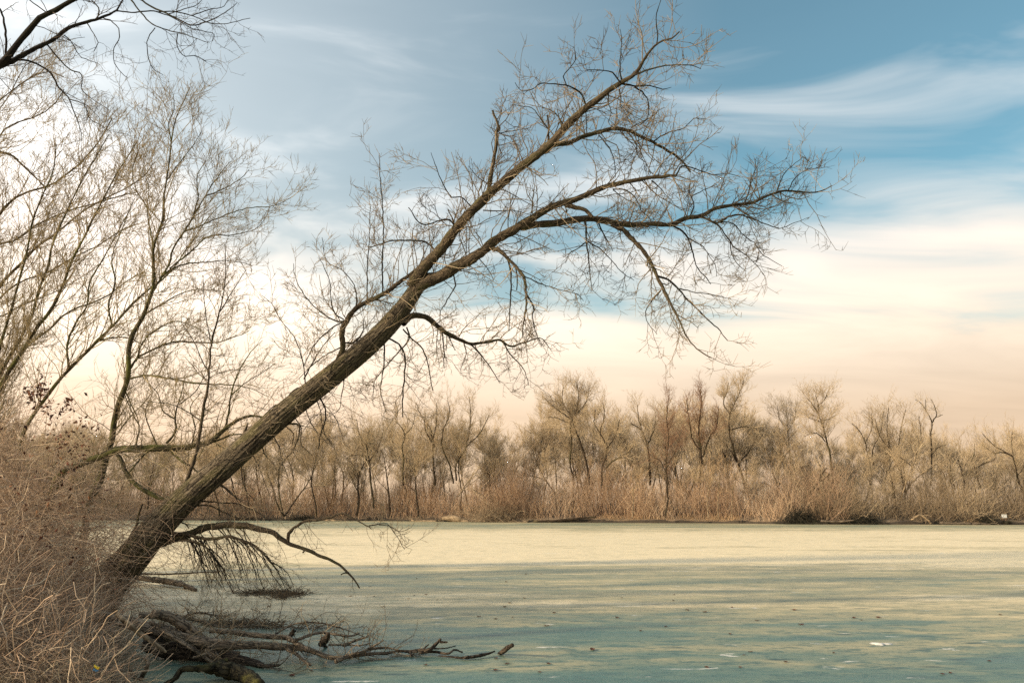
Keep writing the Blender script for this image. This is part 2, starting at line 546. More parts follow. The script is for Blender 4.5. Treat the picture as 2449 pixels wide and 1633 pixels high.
def grid_mesh(name, X, Y, Z, mat, **props):
    ny, nx = X.shape
    v = np.stack([X, Y, Z], axis=-1).reshape(-1, 3)
    i = (np.arange(ny - 1)[:, None] * nx + np.arange(nx - 1)[None]).ravel()
    q = np.stack([i, i + 1, i + nx + 1, i + nx], axis=1)
    return link(name, Geo().raw(v, q).mesh(name, bark=False), mat, **props)


def wave(x, seed, scales):
    r = np.random.default_rng(seed)
    out = np.zeros_like(x, dtype=float)
    for sc, am in scales:
        out += am * np.sin(x / sc + r.random() * 6.28) + 0.6 * am * np.sin(x / sc * 1.73 + r.random() * 6.28)
    return out


# far shore line: distance of the water's edge from the pixels where it shows
shore_px = np.array([(-900, 1243), (0, 1243), (350, 1243.5), (700, 1244.5), (1000, 1246), (1260, 1248.6), (1400, 1248.8), (1700, 1251.5), (2000, 1253.5), (2449, 1254), (3400, 1256)], float)
shore_pt = on_plane(shore_px)


def shore_y(x):
    return np.interp(x, shore_pt[:, 0], shore_pt[:, 1]) + wave(np.asarray(x, float), 3, [(3.1, 0.35), (9.0, 0.8)])


xs = np.concatenate([np.linspace(-1500, -170, 12), np.linspace(-160, 160, 321), np.linspace(170, 1500, 12)])
offs = np.array([0.0, 0.15, 0.5, 1.2, 3, 8, 20, 50, 120, 300, 800, 2500])
hts = np.array([-0.3, 0.12, 0.38, 0.55, 0.75, 0.9, 1.0, 1.1, 1.2, 1.3, 1.4, 1.5])
X = np.repeat(xs[None], len(offs), 0)
Y = shore_y(xs)[None] + offs[:, None]
Z = np.repeat(hts[:, None], len(xs), 1) + (rng0.random(X.shape) - 0.5) * np.array([0, .06, .12, .15, .15, .15, .15, .1, .1, 0, 0, 0])[:, None]
grid_mesh('far_bank', X, Y, Z, M_FARSOIL, kind='structure', label='earth bank and wood floor beyond the frozen pond', category='ground')
# dark undercut lip of mud along the edge
lipx = np.linspace(-110, 110, 900)
lo = np.array([0.0, 0.02, 0.10, 0.30])
X = np.repeat(lipx[None], 4, 0)
Y = shore_y(lipx)[None] - 0.12 + lo[:, None]
hh = 0.16 + 0.16 * np.abs(wave(lipx, 8, [(0.9, 0.5), (2.7, 0.7)]))
Z = np.stack([np.full_like(lipx, -0.05), hh * 0.8, hh, hh + 0.02])
grid_mesh('muddy_shore', X, Y, Z, M_MUD, kind='structure', label='dark muddy lip of the far bank at the ice', category='shore')

# the frozen pond
ix = np.concatenate([np.linspace(-1500, -100, 8), np.linspace(-90, 90, 61), np.linspace(100, 1500, 8)])
iy = np.concatenate([np.linspace(-60, 0, 7), np.linspace(2, 100, 60), np.linspace(105, 125, 4)])
X, Y = np.meshgrid(ix, iy)
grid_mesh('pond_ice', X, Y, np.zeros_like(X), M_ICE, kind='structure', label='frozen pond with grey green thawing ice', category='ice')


# this side's bank, at the left
def edge_x(y):
    return np.interp(y, [-60, -6, 0, 4, 8, 10.5, 13, 15.5, 17.5, 22, 30, 45, 70, 110, 125], [9, 5, 2.2, -1.4, -3.6, -4.7, -5.9, -7.0, -8.0, -12.6, -20, -32, -54, -92, -110])


by = np.concatenate([np.linspace(-60, 0, 10), np.linspace(1, 30, 88), np.linspace(32, 125, 24)])
bo = np.array([0.25, 0.0, -0.3, -0.8, -1.5, -2.5, -4, -7, -12, -25, -60, -200, -1400])
bh = np.array([-0.25, 0.03, 0.16, 0.28, 0.38, 0.46, 0.55, 0.7, 0.8, 0.9, 1.0, 1.2, 1.4])
wob = wave(by, 21, [(0.5, 0.10), (1.4, 0.18)])
Y = np.repeat(by[:, None], len(bo), 1)
X = (edge_x(by) + wob)[:, None] + bo[None]
Z = np.repeat(bh[None], len(by), 0) + (rng0.random(X.shape) - 0.5) * 0.10 * (np.arange(len(bo)) > 1)
grid_mesh('near_bank', X[:, ::-1], Y[:, ::-1], Z[:, ::-1], M_SOIL, kind='structure', label='low earth bank under the brambles', category='ground')


def bank_z(x, y):
    o = x - (edge_x(y) + 0.0)
    return np.interp(o, bo[::-1], bh[::-1])


# ------------------------------------------------------------------ traced limbs
class Limb:
    """a branch followed in the photograph; its distance runs from where it leaves its parent"""
    def __init__(self, px, w, d, K=28, rough=0.0, seed=0):
        px = np.array(px, float)
        self.px = catmull(px, K)
        ln = np.concatenate([[0], np.cumsum(np.linalg.norm(np.diff(self.px, axis=0), axis=1))])
        self.len = ln[-1]
        t = ln / ln[-1]
        self.d = np.interp(t, np.linspace(0, 1, len(d)), d)
        r = np.random.default_rng(seed + 5)
        jit = r.normal(size=(K, 2)) * rough
        jit[0] = 0
        self.P = at_depth(self.px + jit, self.d)
        wid = np.interp(t, np.linspace(0, 1, len(w)), w)
        self.R = wid * 0.5 / F_PX * self.d

    def depth_near(self, p):
        i = np.argmin(((self.px - np.array(p)) ** 2).sum(1))
        return self.d[i]


def family(limbs, spec, seed, spread=0.32):
    """spec rows: (name, parent, points, (w0, w1[, ...]))"""
    r = np.random.default_rng(seed)
    for n, (name, par, px, w) in enumerate(spec):
        d0 = limbs[par].depth_near(px[0])
        L = np.linalg.norm(np.diff(np.array(px), axis=0), axis=1).sum() / F_PX * d0
        dd = r.normal() * spread * L
        dd = np.clip(dd, -2.6, 2.6)
        w = [v * (0.66 if w[0] < 10 else 0.80) for v in w]
        Lp = L / d0 * F_PX
        K = int(np.clip(Lp / 9, 6, 40))
        limbs[name] = Limb(px, w, [d0, d0 + 0.55 * dd, d0 + dd], K=K, rough=0.6 if Lp > 60 else 0.3, seed=seed * 100 + n)
    return limbs


def twigs_for(rng, P, R, density=(5.0, 4.0, 2.2), l1=(0.35, 1.0), l2=(0.14, 0.42), l3=(0.06, 0.20), r=(0.0115, 0.0078, 0.0060), up1=0.35, up=0.25, wig=0.19, ang1=(35, 85), t0=0.08, start_up=0.15):
    out = []
    L = plen(P)
    A, RA, _ = grow(rng, P, R, L * density[0], l1, ang1, 6, (t0, 1.0), 0.5, r[0], 0.45, up1, wig, start_up, rmin=r[0] * 0.45)
    out.append((A, RA))
    B, RB, _ = grow(rng, A, RA, density[1], l2, (28, 65), 4, (0.2, 1.0), 0.7, r[1], 0.5, up, wig, 0.05, rmin=r[1] * 0.5, len_t=0.3)
    out.append((B, RB))
    if density[2]:
        C, RC, _ = grow(rng, B, RB, density[2], l3, (25, 60), 2, (0.35, 1.0), 0.75, r[2], 0.5, up, wig * 0.8, 0.05, rmin=r[2] * 0.6)
        out.append((C, RC))
    return out


# ------------------------------------------------------------------ the leaning tree
LT = {}
trunk_px = S('D', (196, 1402), (250, 1340), (300, 1287), (348, 1228), (425, 1147), (500, 1083), (580, 1012), (660, 943), (740, 880), (820, 815), (880, 760), (922, 712), (950, 672)) + S('5', (706, 826), (800, 812))
LT['trunk'] = Limb(trunk_px, [104, 82, 74, 69, 63, 60, 58, 56, 54, 51, 49, 47, 43, 34, 20], [16.7, 16.4, 16.2, 16.0, 15.8, 15.7], K=170)
sp = [
    ('lower', 'trunk', S('5', (640, 905), (705, 845), (800, 806), (880, 755), (960, 712), (1040, 655), (1105, 602), (1180, 562), (1260, 512), (1330, 468), (1420, 425), (1500, 400), (1568, 372)) + S('6', (650, 1165), (760, 1143), (900, 1114), (1000, 1105), (1090, 1100)), (40, 36, 30, 26, 20, 16, 13, 8)),
    ('upper', 'trunk', S('5', (640, 860), (690, 780), (740, 722), (805, 648), (862, 572), (930, 490), (1000, 420), (1070, 350), (1130, 300), (1200, 240), (1280, 180), (1360, 120)) + S('6', (440, 750), (520, 680), (600, 620), (680, 560), (745, 520), (790, 490), (840, 460), (880, 385), (960, 285), (985, 262), (1050, 250), (1110, 200)), (40, 34, 30, 29, 27, 26, 25, 23, 20, 14, 7, 4)),
    ('sidestem', 'trunk', S('5', (225, 1300), (268, 1195), (264, 1110), (288, 1050), (332, 985), (400, 945), (480, 905), (560, 850), (640, 790), (715, 728), (780, 672)), (24, 17, 17, 15, 14, 13, 11, 9, 8)),
    ('second', 'lower', S('5', (1220, 545), (1300, 532), (1400, 526), (1470, 510)) + S('6', (560, 1365), (640, 1380), (810, 1405), (950, 1400), (1070, 1400), (1150, 1365), (1250, 1350), (1320, 1310), (1450, 1280), (1560, 1270), (1640, 1235), (1760, 1195), (1870, 1200), (1980, 1200), (2060, 1165)), (22, 20, 17, 15, 12, 9, 6, 3)),
    ('arc', 'upper', S('6', (290, 915), (420, 890), (520, 850), (620, 825), (700, 805), (790, 815), (880, 860), (960, 895), (1040, 945), (1120, 1000), (1180, 1075)), (15, 13, 12, 10, 8, 5)),
    ('stub1', 'upper', S('5', (1048, 372), (1055, 300), (1076, 190), (1092, 90), (1096, 20)) + S('D', (1147, 300), (1132, 254)), (13, 12, 11, 10, 6)),
    ('stub2', 'upper', S('6', (292, 890), (292, 850), (290, 780), (285, 722)), (9, 7, 5)),
    ('u1', 'upper', S('6', (745, 520), (690, 455), (600, 440), (530, 437)), (6, 4, 2.5)),
    ('u2', 'upper', S('6', (755, 515), (742, 470), (740, 380), (750, 250), (738, 185)), (6, 4, 2)),
    ('u3', 'upper', S('6', (745, 522), (830, 540), (930, 535), (1010, 560), (1060, 545)), (9, 5, 2)),
    ('u4', 'u3', S('6', (830, 545), (900, 600), (918, 680), (905, 745), (840, 800)), (6, 4, 2)),
    ('u5', 'upper', S('6', (525, 665), (510, 610), (470, 565), (400, 535), (330, 525), (240, 525), (200, 555), (130, 570), (80, 520)), (7, 5, 4, 2)),
    ('u6', 'u5', S('6', (405, 535), (385, 480), (430, 420), (462, 380), (450, 290)), (5, 3, 2)),
    ('u7', 'upper', S('6', (385, 800), (375, 765), (340, 715), (290, 685), (250, 675)), (5, 4, 2)),
    ('u8', 'stub2', S('6', (285, 800), (240, 740), (195, 680), (130, 665), (60, 655)), (5, 3, 2)),
    ('u9', 'upper', S('6', (810, 480), (850, 462), (1000, 415), (1110, 405), (1190, 410), (1245, 430)), (8, 5, 3)),
    ('u10', 'upper', S('6', (968, 275), (978, 240), (966, 160), (968, 90), (995, 0), (1002, -40)), (5, 3.5, 2)),
    ('u11', 'upper', S('6', (668, 590), (672, 650), (685, 710), (665, 770), (700, 800)), (5, 3, 2)),
    ('u12', 'upper', S('6', (735, 560), (745, 620), (740, 660), (770, 700), (800, 770)), (5, 3, 2)),
    ('u13', 'upper', S('6', (525, 700), (530, 760), (532, 850)), (4, 3)),
    ('u14', 'upper', S('6', (560, 675), (610, 690), (655, 715)), (4, 2)),
    ('a1', 'arc', S('6', (790, 830), (840, 900), (850, 970), (900, 1020), (930, 1090)), (5, 3, 2)),
    ('a2', 'arc', S('6', (605, 845), (680, 940), (710, 1040), (712, 1110)), (5, 3, 2)),
    ('a3', 'arc', S('6', (950, 885), (1040, 830), (1130, 805), (1200, 745), (1280, 740)), (5, 3, 2)),
    ('a4', 'arc', S('6', (810, 800), (860, 770), (940, 730), (980, 690), (1020, 670)), (4, 2)),
    ('l1', 'lower', S('6', (1090, 1095), (1130, 1040), (1220, 1060), (1330, 1095), (1400, 1085), (1490, 1105)), (6, 4, 2)),
    ('l2', 'lower', S('c', (520, 165), (610, 170), (690, 230), (735, 320), (800, 390)), (5, 4, 2)),
    ('l3', 'lower', S('c', (810, 100), (870, 150), (920, 210), (965, 250)), (6, 3, 2)),
    ('l4', 'lower', S('c', (170, 285), (230, 300), (310, 320), (365, 372)), (13, 12, 10)),
    ('l5', 'lower', S('c', (520, 170), (590, 225), (680, 270), (760, 330)), (4, 3, 2)),
    ('l6', 'lower', S('5', (1040, 655), (1100, 665), (1150, 712), (1200, 760), (1240, 820), (1250, 900), (1250, 980), (1235, 1060), (1230, 1140)), (14, 11, 9, 7, 5, 3)),
    ('l7', 'l6', S('5', (1150, 712), (1170, 800), (1166, 900), (1163, 1000), (1160, 1100)), (7, 6, 5, 3)),
    ('l8', 'l6', S('5', (1255, 910), (1290, 970), (1285, 1040), (1310, 1130), (1330, 1180)), (6, 4, 2)),
    ('l9', 'l6', S('5', (1235, 805), (1330, 850), (1430, 880), (1520, 905), (1560, 940)), (5, 3, 2)),
    ('l10', 'l6', S('5', (1195, 760), (1203, 820), (1200, 882)), (5, 4)),
    ('l11', 'lower', S('5', (1000, 715), (1040, 760), (1075, 830)), (4, 2)),
    ('l12', 'lower', S('5', (860, 790), (870, 860), (830, 930), (790, 1010), (785, 1060)), (6, 4, 2)),
    ('s1', 'second', S('c', (510, 430), (600, 475), (670, 545), (740, 620), (800, 700), (840, 790), (890, 900), (940, 1000), (1010, 1130), (1060, 1240), (1110, 1320), (1180, 1385), (1260, 1430)), (15, 14, 12, 11, 9, 6, 4, 3)),
    ('s2', 's1', S('c', (850, 815), (930, 840), (1000, 900), (1070, 980), (1150, 1060), (1240, 1150), (1310, 1210), (1380, 1300)), (8, 6, 5, 3)),
    ('s3', 's2', S('c', (1020, 910), (1120, 935), (1230, 950), (1330, 970), (1400, 985)), (5, 3, 2)),
    ('s4', 's1', S('c', (880, 925), (840, 970), (790, 1030), (770, 1120), (800, 1190), (850, 1250)), (5, 3, 2)),
    ('s5', 'second', S('c', (965, 435), (1050, 490), (1100, 570), (1120, 650), (1160, 760), (1220, 830), (1255, 880)), (7, 6, 4, 3)),
    ('s6', 's5', S('c', (1070, 510), (1130, 560), (1190, 590), (1240, 660), (1290, 740), (1300, 820)), (5, 3, 2)),
    ('s7', 'second', S('c', (1170, 370), (1230, 390), (1295, 420), (1370, 380), (1460, 355), (1560, 385), (1680, 430), (1770, 460), (1850, 430)) + S('6', (1920, 1360)), (8, 7, 5, 3, 2)),
    ('s8', 's7', S('c', (1240, 400), (1310, 440), (1380, 530), (1430, 600), (1520, 660), (1620, 760), (1660, 820)), (6, 5, 3, 2)),
    ('s9', 's7', S('c', (1300, 415), (1420, 420), (1500, 510), (1580, 570), (1640, 650), (1790, 740)), (5, 4, 3, 2)),
    ('s10', 's8', S('c', (1400, 560), (1410, 640), (1450, 720), (1520, 780)), (4, 3, 2)),
    ('s11', 'second', S('c', (1100, 365), (1130, 290), (1100, 200), (1090, 130)), (5, 4, 2)),
    ('s12', 's11', S('c', (1115, 215), (1200, 170), (1300, 130)), (4, 2)),
    ('s13', 'second', S('c', (310, 400), (320, 480), (320, 560), (340, 680), (350, 800), (360, 920)), (9, 7, 5, 4, 2)),
    ('s14', 's13', S('c', (330, 560), (420, 610), (500, 690), (590, 790), (680, 850)), (5, 3, 2)),
    ('s15', 's13', S('c', (320, 560), (260, 610), (190, 650), (165, 720)), (5, 3, 2)),
    ('s16', 'second', S('c', (410, 410), (450, 500), (490, 570), (520, 630)), (6, 4, 2)),
    ('s17', 'second', S('6', (1720, 1195), (1740, 1140), (1770, 1080), (1880, 985)), (4, 3, 2)),
    ('s18', 'second', S('6', (1790, 1190), (1840, 1110), (1890, 1070), (1940, 1050)), (4, 2)),
    ('s19', 'second', S('6', (1520, 1265), (1545, 1200), (1560, 1110), (1600, 1040)), (4, 2)),
    ('s20', 'second', S('c', (450, 375), (560, 385), (660, 425)), (4, 3)),
    ('s21', 's7', S('c', (1460, 355), (1600, 350), (1680, 310), (1790, 265), (1850, 230)), (4, 3, 2)),
    ('h1', 'trunk', S('5', (590, 1060), (640, 1020), (720, 1030), (770, 1070), (820, 1110), (900, 1150), (960, 1170), (1040, 1160), (1110, 1150), (1160, 1180), (1240, 1165), (1330, 1140), (1380, 1200)), (20, 16, 13, 10, 8, 6, 4, 2)),
    ('h2', 'h1', S('5', (1120, 1155), (1170, 1230), (1240, 1310), (1265, 1390)), (6, 4, 2)),
    ('h3', 'h1', S('5', (950, 1170), (1010, 1230), (1060, 1300), (1110, 1380)), (6, 4, 2)),
    ('h4', 'h1', S('5', (800, 1105), (810, 1200), (810, 1300)), (5, 3)),
    ('h5', 'h1', S('5', (830, 1115), (850, 1160), (870, 1205)), (4, 3)),
    ('h6', 'h1', S('5', (915, 1155), (930, 1220), (900, 1300)), (5, 2)),
    ('t1', 'trunk', S('5', (510, 1140), (560, 1165), (600, 1230), (600, 1330), (590, 1450), (590, 1560)), (7, 6, 5, 4)),
    ('t2', 'trunk', S('5', (490, 1160), (490, 1250), (480, 1350), (470, 1420), (500, 1540)), (6, 4, 2)),
    ('t3', 'trunk', S('5', (590, 1090), (640, 1145), (690, 1190), (720, 1260), (740, 1370), (748, 1420)), (6, 5, 3)),
    ('t4', 'trunk', S('5', (610, 1080), (625, 1140), (560, 1220), (500, 1290), (440, 1370), (430, 1480)), (6, 4, 2)),
    ('t5', 'trunk', S('5', (270, 1320), (275, 1380), (260, 1450), (250, 1520), (190, 1560)), (5, 3, 2)),
    ('t6', 'sidestem', S('5', (482, 900), (480, 750), (486, 600), (484, 480), (470, 300), (464, 150)), (6, 5, 4, 2)),
    ('t7', 'sidestem', S('5', (400, 945), (400, 780), (410, 600), (416, 430)), (5, 4, 2)),
    ('t8', 'upper', S('5', (770, 690), (755, 660), (710, 625), (620, 615), (520, 620), (410, 655)), (7, 6, 5, 3)),
    ('t9', 'upper', S('5', (868, 560), (856, 500), (830, 450)), (9, 6, 3)),
    ('t10', 'upper', S('5', (870, 540), (840, 505), (790, 512), (740, 525), (690, 530), (620, 440)), (7, 5, 3)),
    ('t11', 'sidestem', S('5', (285, 1045), (240, 1050), (150, 1000), (70, 920), (10, 800), (5, 740)), (6, 4, 2)),
    ('t12', 'sidestem', S('5', (280, 1045), (225, 1075), (160, 1130), (100, 1200), (60, 1290)), (6, 4, 3)),
    ('t13', 'sidestem', S('5', (275, 1040), (230, 1010), (205, 930), (200, 840), (140, 700)), (5, 3, 2)),
    ('t14', 'sidestem', S('5', (255, 1190), (160, 1240), (90, 1300), (30, 1360)), (5, 4, 2)),
    ('t15', 'sidestem', S('5', (270, 1165), (330, 1160), (372, 1110), (378, 1040)), (7, 6, 3)),
    ('t16', 'sidestem', S('5', (345, 985), (330, 860), (270, 780), (180, 720), (160, 600)), (5, 3, 2)),
    ('t17', 'trunk', S('2', (1910, 840), (1890, 680), (1840, 540), (1760, 440), (1700, 330), (1640, 280)), (5, 3, 2)),
    ('t18', 'trunk', S('2', (1900, 800), (2000, 620), (2091, 510)), (5, 3)),
    ('t19', 'trunk', S('2', (1930, 840), (1840, 870), (1780, 930), (1700, 980), (1640, 1040)), (7, 5, 3)),
    ('t20', 'upper', S('5', (960, 440), (900, 385), (850, 385), (800, 300), (760, 200), (740, 145)), (5, 4, 2)),
    ('t21', 'upper', S('5', (1020, 455), (1100, 460), (1180, 455), (1240, 470), (1310, 490)), (5, 3, 2)),
    ('t22', 'trunk', S('2', (1990, 900), (2035, 990), (2030, 1070), (2008, 1130), (1990, 1240)), (6, 5, 3)),
    ('t23', 'trunk', S('2', (1800, 1080), (1868, 1085), (1865, 1160), (1830, 1250), (1790, 1290), (1740, 1370)), (8, 6, 4, 3)),
    ('t24', 'trunk', S('2', (1540, 1200), (1528, 1150), (1552, 1070)), (13, 10, 3)),
    ('t25', 'trunk', S('2', (1535, 1140), (1570, 1095), (1620, 1100), (1655, 1150), (1640, 1210)), (8, 7, 6, 4)),
    ('t26', 'trunk', S('3', (1540, 170), (1580, 195), (1650, 255), (1690, 285)), (8, 8, 4)),
    ('t27', 'trunk', S('3', (1420, 290), (1560, 300), (1680, 310), (1800, 360), (1900, 430)), (6, 4, 2)),
    ('t28', 'trunk', S('3', (1370, 320), (1480, 320), (1580, 370), (1700, 420)), (6, 4, 2)),
    ('t29', 'trunk', S('3', (1240, 430), (1300, 445), (1330, 480)), (6, 4)),
    ('t30', 'trunk', S('3', (925, 530), (955, 480), (968, 430), (980, 370), (1000, 310)), (11, 8, 6, 4)),
    ('t31', 'trunk', S('3', (940, 500), (980, 440), (1020, 440)), (6, 5, 4)),
    ('m', 'trunk', S('3', (1040, 640), (1120, 590), (1200, 560), (1330, 520), (1440, 478), (1560, 456), (1700, 460), (1830, 482), (1930, 512)) + S('4', (200, 545), (280, 590), (370, 620), (480, 670), (560, 700), (640, 750), (690, 800), (740, 860), (765, 900)), (26, 23, 22, 20, 20, 18, 14, 11, 9, 7, 4)),
    ('m2', 'm', S('4', (262, 575), (265, 520), (310, 470), (380, 430), (480, 420), (580, 395), (640, 372), (740, 420), (830, 470), (850, 485)), (10, 9, 8, 6, 4, 3)),
    ('m3', 'm2', S('4', (830, 460), (960, 450), (1000, 500), (1030, 540), (1080, 625)), (4, 2)),
    ('m4', 'm2', S('4', (900, 455), (980, 465), (1050, 500), (1115, 480)), (3, 2)),
    ('m5', 'm', S('4', (360, 610), (374, 640), (362, 650)), (8, 6)),
    ('m6', 'm', S('4', (690, 790), (650, 795), (632, 805)), (7, 4)),
    ('n', 'trunk', S('3', (1090, 520), (1180, 515), (1300, 520), (1400, 545), (1500, 555), (1600, 535), (1700, 562), (1800, 610), (1870, 680), (1940, 760)), (14, 12, 11, 10, 9, 7, 5, 3)),
    ('sap', 'trunk', S('2', (1130, 1560), (1150, 1480), (1210, 1320), (1250, 1130), (1270, 1000), (1300, 850), (1310, 720), (1325, 560), (1360, 430), (1400, 250), (1410, 80), (1405, -40)), (12, 11, 10, 8, 6, 5, 3, 2)),
    ('sap1', 'sap', S('2', (1320, 570), (1290, 430), (1275, 280), (1268, 150)), (4, 2)),
    ('sap2', 'sap', S('2', (1375, 380), (1450, 260), (1500, 180), (1540, 120)), (4, 2)),
    ('sap3', 'sap', S('2', (1255, 1060), (1180, 1010), (1080, 960), (900, 940)), (4, 2)),
    ('sap4', 'sap', S('2', (1310, 760), (1250, 660), (1210, 560), (1140, 460)), (4, 2)),
    ('n2', 'm', S('3', (1180, 575), (1290, 565), (1390, 580), (1450, 610), (1490, 670), (1540, 780)), (9, 8, 7, 5, 3)),
]
rngT = np.random.default_rng(77)
def along(name, f):
    row = [r for r in sp if r[0] == name][0]
    return tuple(catmull(np.array(row[2], float), 60)[int(f * 59)])


for k in range(48):     # hanging shoots below the low arched limbs
    par = ('n', 'n', 'n2', 'm')[k % 4]
    f = {'n': 0.18 + 0.78 * rngT.random(), 'n2': 0.3 + 0.65 * rngT.random(), 'm': 0.16 + 0.30 * rngT.random()}[par]
    src = along(par, f)
    L = (1420 + rngT.normal() * 9 - src[1]) * (0.45 + 0.55 * rngT.random())
    lean = L * (0.25 + 0.55 * f) + rngT.normal() * 12
    bow = rngT.normal() * 7
    px = [src]
    for g in (0.25, 0.5, 0.75, 1.0):
        px.append((src[0] + lean * g ** 0.75 + bow * math.sin(3.1 * g) + rngT.normal() * 1.5, src[1] + L * g ** 1.15))
    sp.append(('hang%d' % k, par, px, (4.2, 3.6, 3.0, 2.2, 1.5)))
for k in range(9):      # shoots trailing from the middle of the trunk
    f = k / 8
    a, b = S('2', (1420 + 560 * f, 1350 - 420 * f))[0]
    px = [(a, b)]
    for g in (0.35, 0.7, 1.0):
        px.append((a + 40 * g + rngT.normal() * 9, b + (70 + 55 * rngT.random()) * g ** 1.2))
    sp.append(('trail%d' % k, 'trunk', px, (4, 3, 2)))
family(LT, sp, 5)

leaning = thing('leaning_tree', 'large bare tree with furrowed bark leaning far out over the frozen pond', 'tree', tuple(LT['trunk'].P[0]))
OFF = -LT['trunk'].P[0]


def furrow(ang, arc, R):
    """interlacing bark ridges as real relief on the trunk"""
    a = ang[None, None, :]
    s = arc[:, :, None]
    tw = a + 0.22 * s
    w1 = np.sin(3 * a + 1.3 * s) * 0.35 + np.sin(5 * a - 2.1 * s + 1) * 0.3 + np.sin(2 * a + 4.7 * s + 2) * 0.25
    w2 = np.sin(4 * a - 1.7 * s + 2) * 0.4 + np.sin(7 * a + 2.9 * s) * 0.25
    r1 = 1 - np.abs(np.sin(9 * tw + 1.6 * w1))
    r2 = 1 - np.abs(np.sin(14 * tw - 0.9 * s + 1.9 * w2))
    big = 0.035 * np.sin(2 * a + 0.8 * s) + 0.03 * np.sin(3 * a - 0.55 * s + 1)
    flare = np.clip(1.2 - s, 0, 1) ** 2 * (0.10 + 0.12 * np.sin(5 * a))
    rel = -0.055 * r1 ** 1.5 - 0.045 * r2 ** 1.5
    return 1 + big + flare + rel


g = Geo().tubes(LT['trunk'].P + OFF, LT['trunk'].R * 1.04, 110, tint=0.3, fold=furrow)
link('trunk', g.mesh('trunk'), M_TRUNK, leaning)
rngL = np.random.default_rng(101)
DRY = {'stub1', 'stub2', 't24', 't30', 't31', 'u10', 'm5', 'm6', 'l4'}
BIG = {'lower', 'upper', 'sidestem', 'second', 'arc', 'm', 'h1'}
for name, lb in LT.items():
    if name == 'trunk':
        continue
    P = lb.P + OFF
    big = name in BIG
    if big:
        tt = np.linspace(0, 1, len(P))
        n2 = 90
        P2 = catmull(P, n2)
        R2 = np.interp(np.linspace(0, 1, n2), tt, lb.R)
        R2 = R2 * (1 + 0.06 * np.sin(np.arange(n2) * 0.9) * rngL.random(n2) + 0.05 * rngL.normal(size=n2))
        o = link('limb', Geo().tubes(P2, R2, 14, tint=rngL.random()).mesh('limb'), M_LIMB, leaning)
        P, R = P2[None], R2[None]
    else:
        R2 = lb.R * (1 + 0.10 * rngL.normal(size=len(lb.R)))
        nm = 'hanging_branch' if name.startswith(('hang', 'trail')) else ('dead_stub' if name in DRY else 'branch')
        mat = M_TRUNK if name in ('stub1',) else (M_LIMB if lb.R[0] > 0.02 else M_DARKLIMB)
        o = link(nm, Geo().tubes(P, R2, 7, tint=rngL.random()).mesh(nm), mat, leaning)
        P, R = P[None], R2[None]
    if name in DRY and name != 'stub1':
        continue
    gt = Geo()
    if name in ('t22', 't23', 't26', 't27', 't28', 't29', 't5'):
        den, kw = (11.0, 5.0, 2.2), dict(up1=-0.35, up=-0.1, start_up=-0.1, l1=(0.35, 1.3), l2=(0.15, 0.5), r=(0.008, 0.0055, 0.0042))
        mt = M_TWIGDARK if rngL.random() < 0.35 else M_TWIG
    elif name in ('m', 'n', 'n2', 'm2') or name.startswith(('hang', 'trail')):
        den, kw = ((4.2, 3.2, 1.6), dict(up1=-0.5, up=-0.1, start_up=-0.25, l1=(0.25, 0.8), l2=(0.1, 0.35), r=(0.006, 0.0045, 0.0035)))
        if name == 'm':
            den = (3.0, 3, 1.2)
        mt = M_TWIGDARK if rngL.random() < 0.5 else M_TWIG
    elif name in ('lower', 'upper', 'sidestem', 'second', 'arc'):
        den, kw = (10.0, 5.0, 2.6), dict(up1=0.45, l1=(0.3, 1.25), start_up=0.2)
        mt = M_TWIG
    elif name in ('s1', 's2', 'h1', 'l6', 't1', 't3'):
        den, kw = (7.0, 4.6, 2.4), dict(up1=-0.05, start_up=0.0)
        mt = M_TWIG
    else:
        den, kw = (7.5, 4.6, 2.4), dict(up1=0.2, l1=(0.25, 0.8), start_up=0.05)
        mt = M_TWIG if rngL.random() < 0.75 else M_TWIGDARK
    for A, RA in twigs_for(rngL, P, R, den, **kw):
        gt.tubes(A, RA, 3, tint=rngL.random(len(A)))
    if gt.n:
        link('twigs', gt.mesh('twigs', bark=False), mt, o)
# sprouts straight from the trunk bark
gt = Geo()
tk = LT['trunk']
tp, trr = (tk.P + OFF)[None], tk.R[None]
A, RA, _ = grow(rngL, tp, trr, 60, (0.4, 1.6), (55, 95), 6, (0.12, 1.0), 0.02, 0.010, 0.4, 0.5, 0.16, 0.2, rmin=0.006)
gt.tubes(A, RA, 4, tint=rngL.random(len(A)))
A, RA, _ = grow(rngL, A, RA, 5, (0.15, 0.5), (25, 60), 4, (0.2, 1.0), 0.7, 0.005, 0.5, 0.3, 0.2, rmin=0.003)
gt.tubes(A, RA, 3, tint=rngL.random(len(A)))
A, RA, _ = grow(rngL, A, RA, 2.5, (0.06, 0.2), (25, 60), 3, (0.3, 1.0), 0.7, 0.004, 0.5, 0.2, 0.2, rmin=0.0022)
gt.tubes(A, RA, 3, tint=rngL.random(len(A)))
link('trunk_sprouts', gt.mesh('trunk_sprouts', bark=False), M_TWIG, leaning)


# ------------------------------------------------------------------ other traced trees on this bank
def traced_tree(name, label, limbs, main, bark, twig, seed, density, cat='tree', parts=None, sides=9, **kw):
    base = limbs[main].P[0]
    root = thing(name, label, cat, tuple(base))
    r = np.random.default_rng(seed)
    for nm, lb in limbs.items():
        P = lb.P - base
        R = lb.R * (1 + 0.06 * r.normal(size=len(lb.R)))
        part = 'trunk' if nm == main else 'branch'
        o = link(part, Geo().tubes(P, R, sides, tint=r.random()).mesh(part), bark, root)
        gt = Geo()
        for A, RA in twigs_for(r, P[None], R[None], density, **kw):
            gt.tubes(A, RA, 3, tint=r.random(len(A)))
        if gt.n:
            link('twigs', gt.mesh('twigs', bark=False), twig, o)
    return root


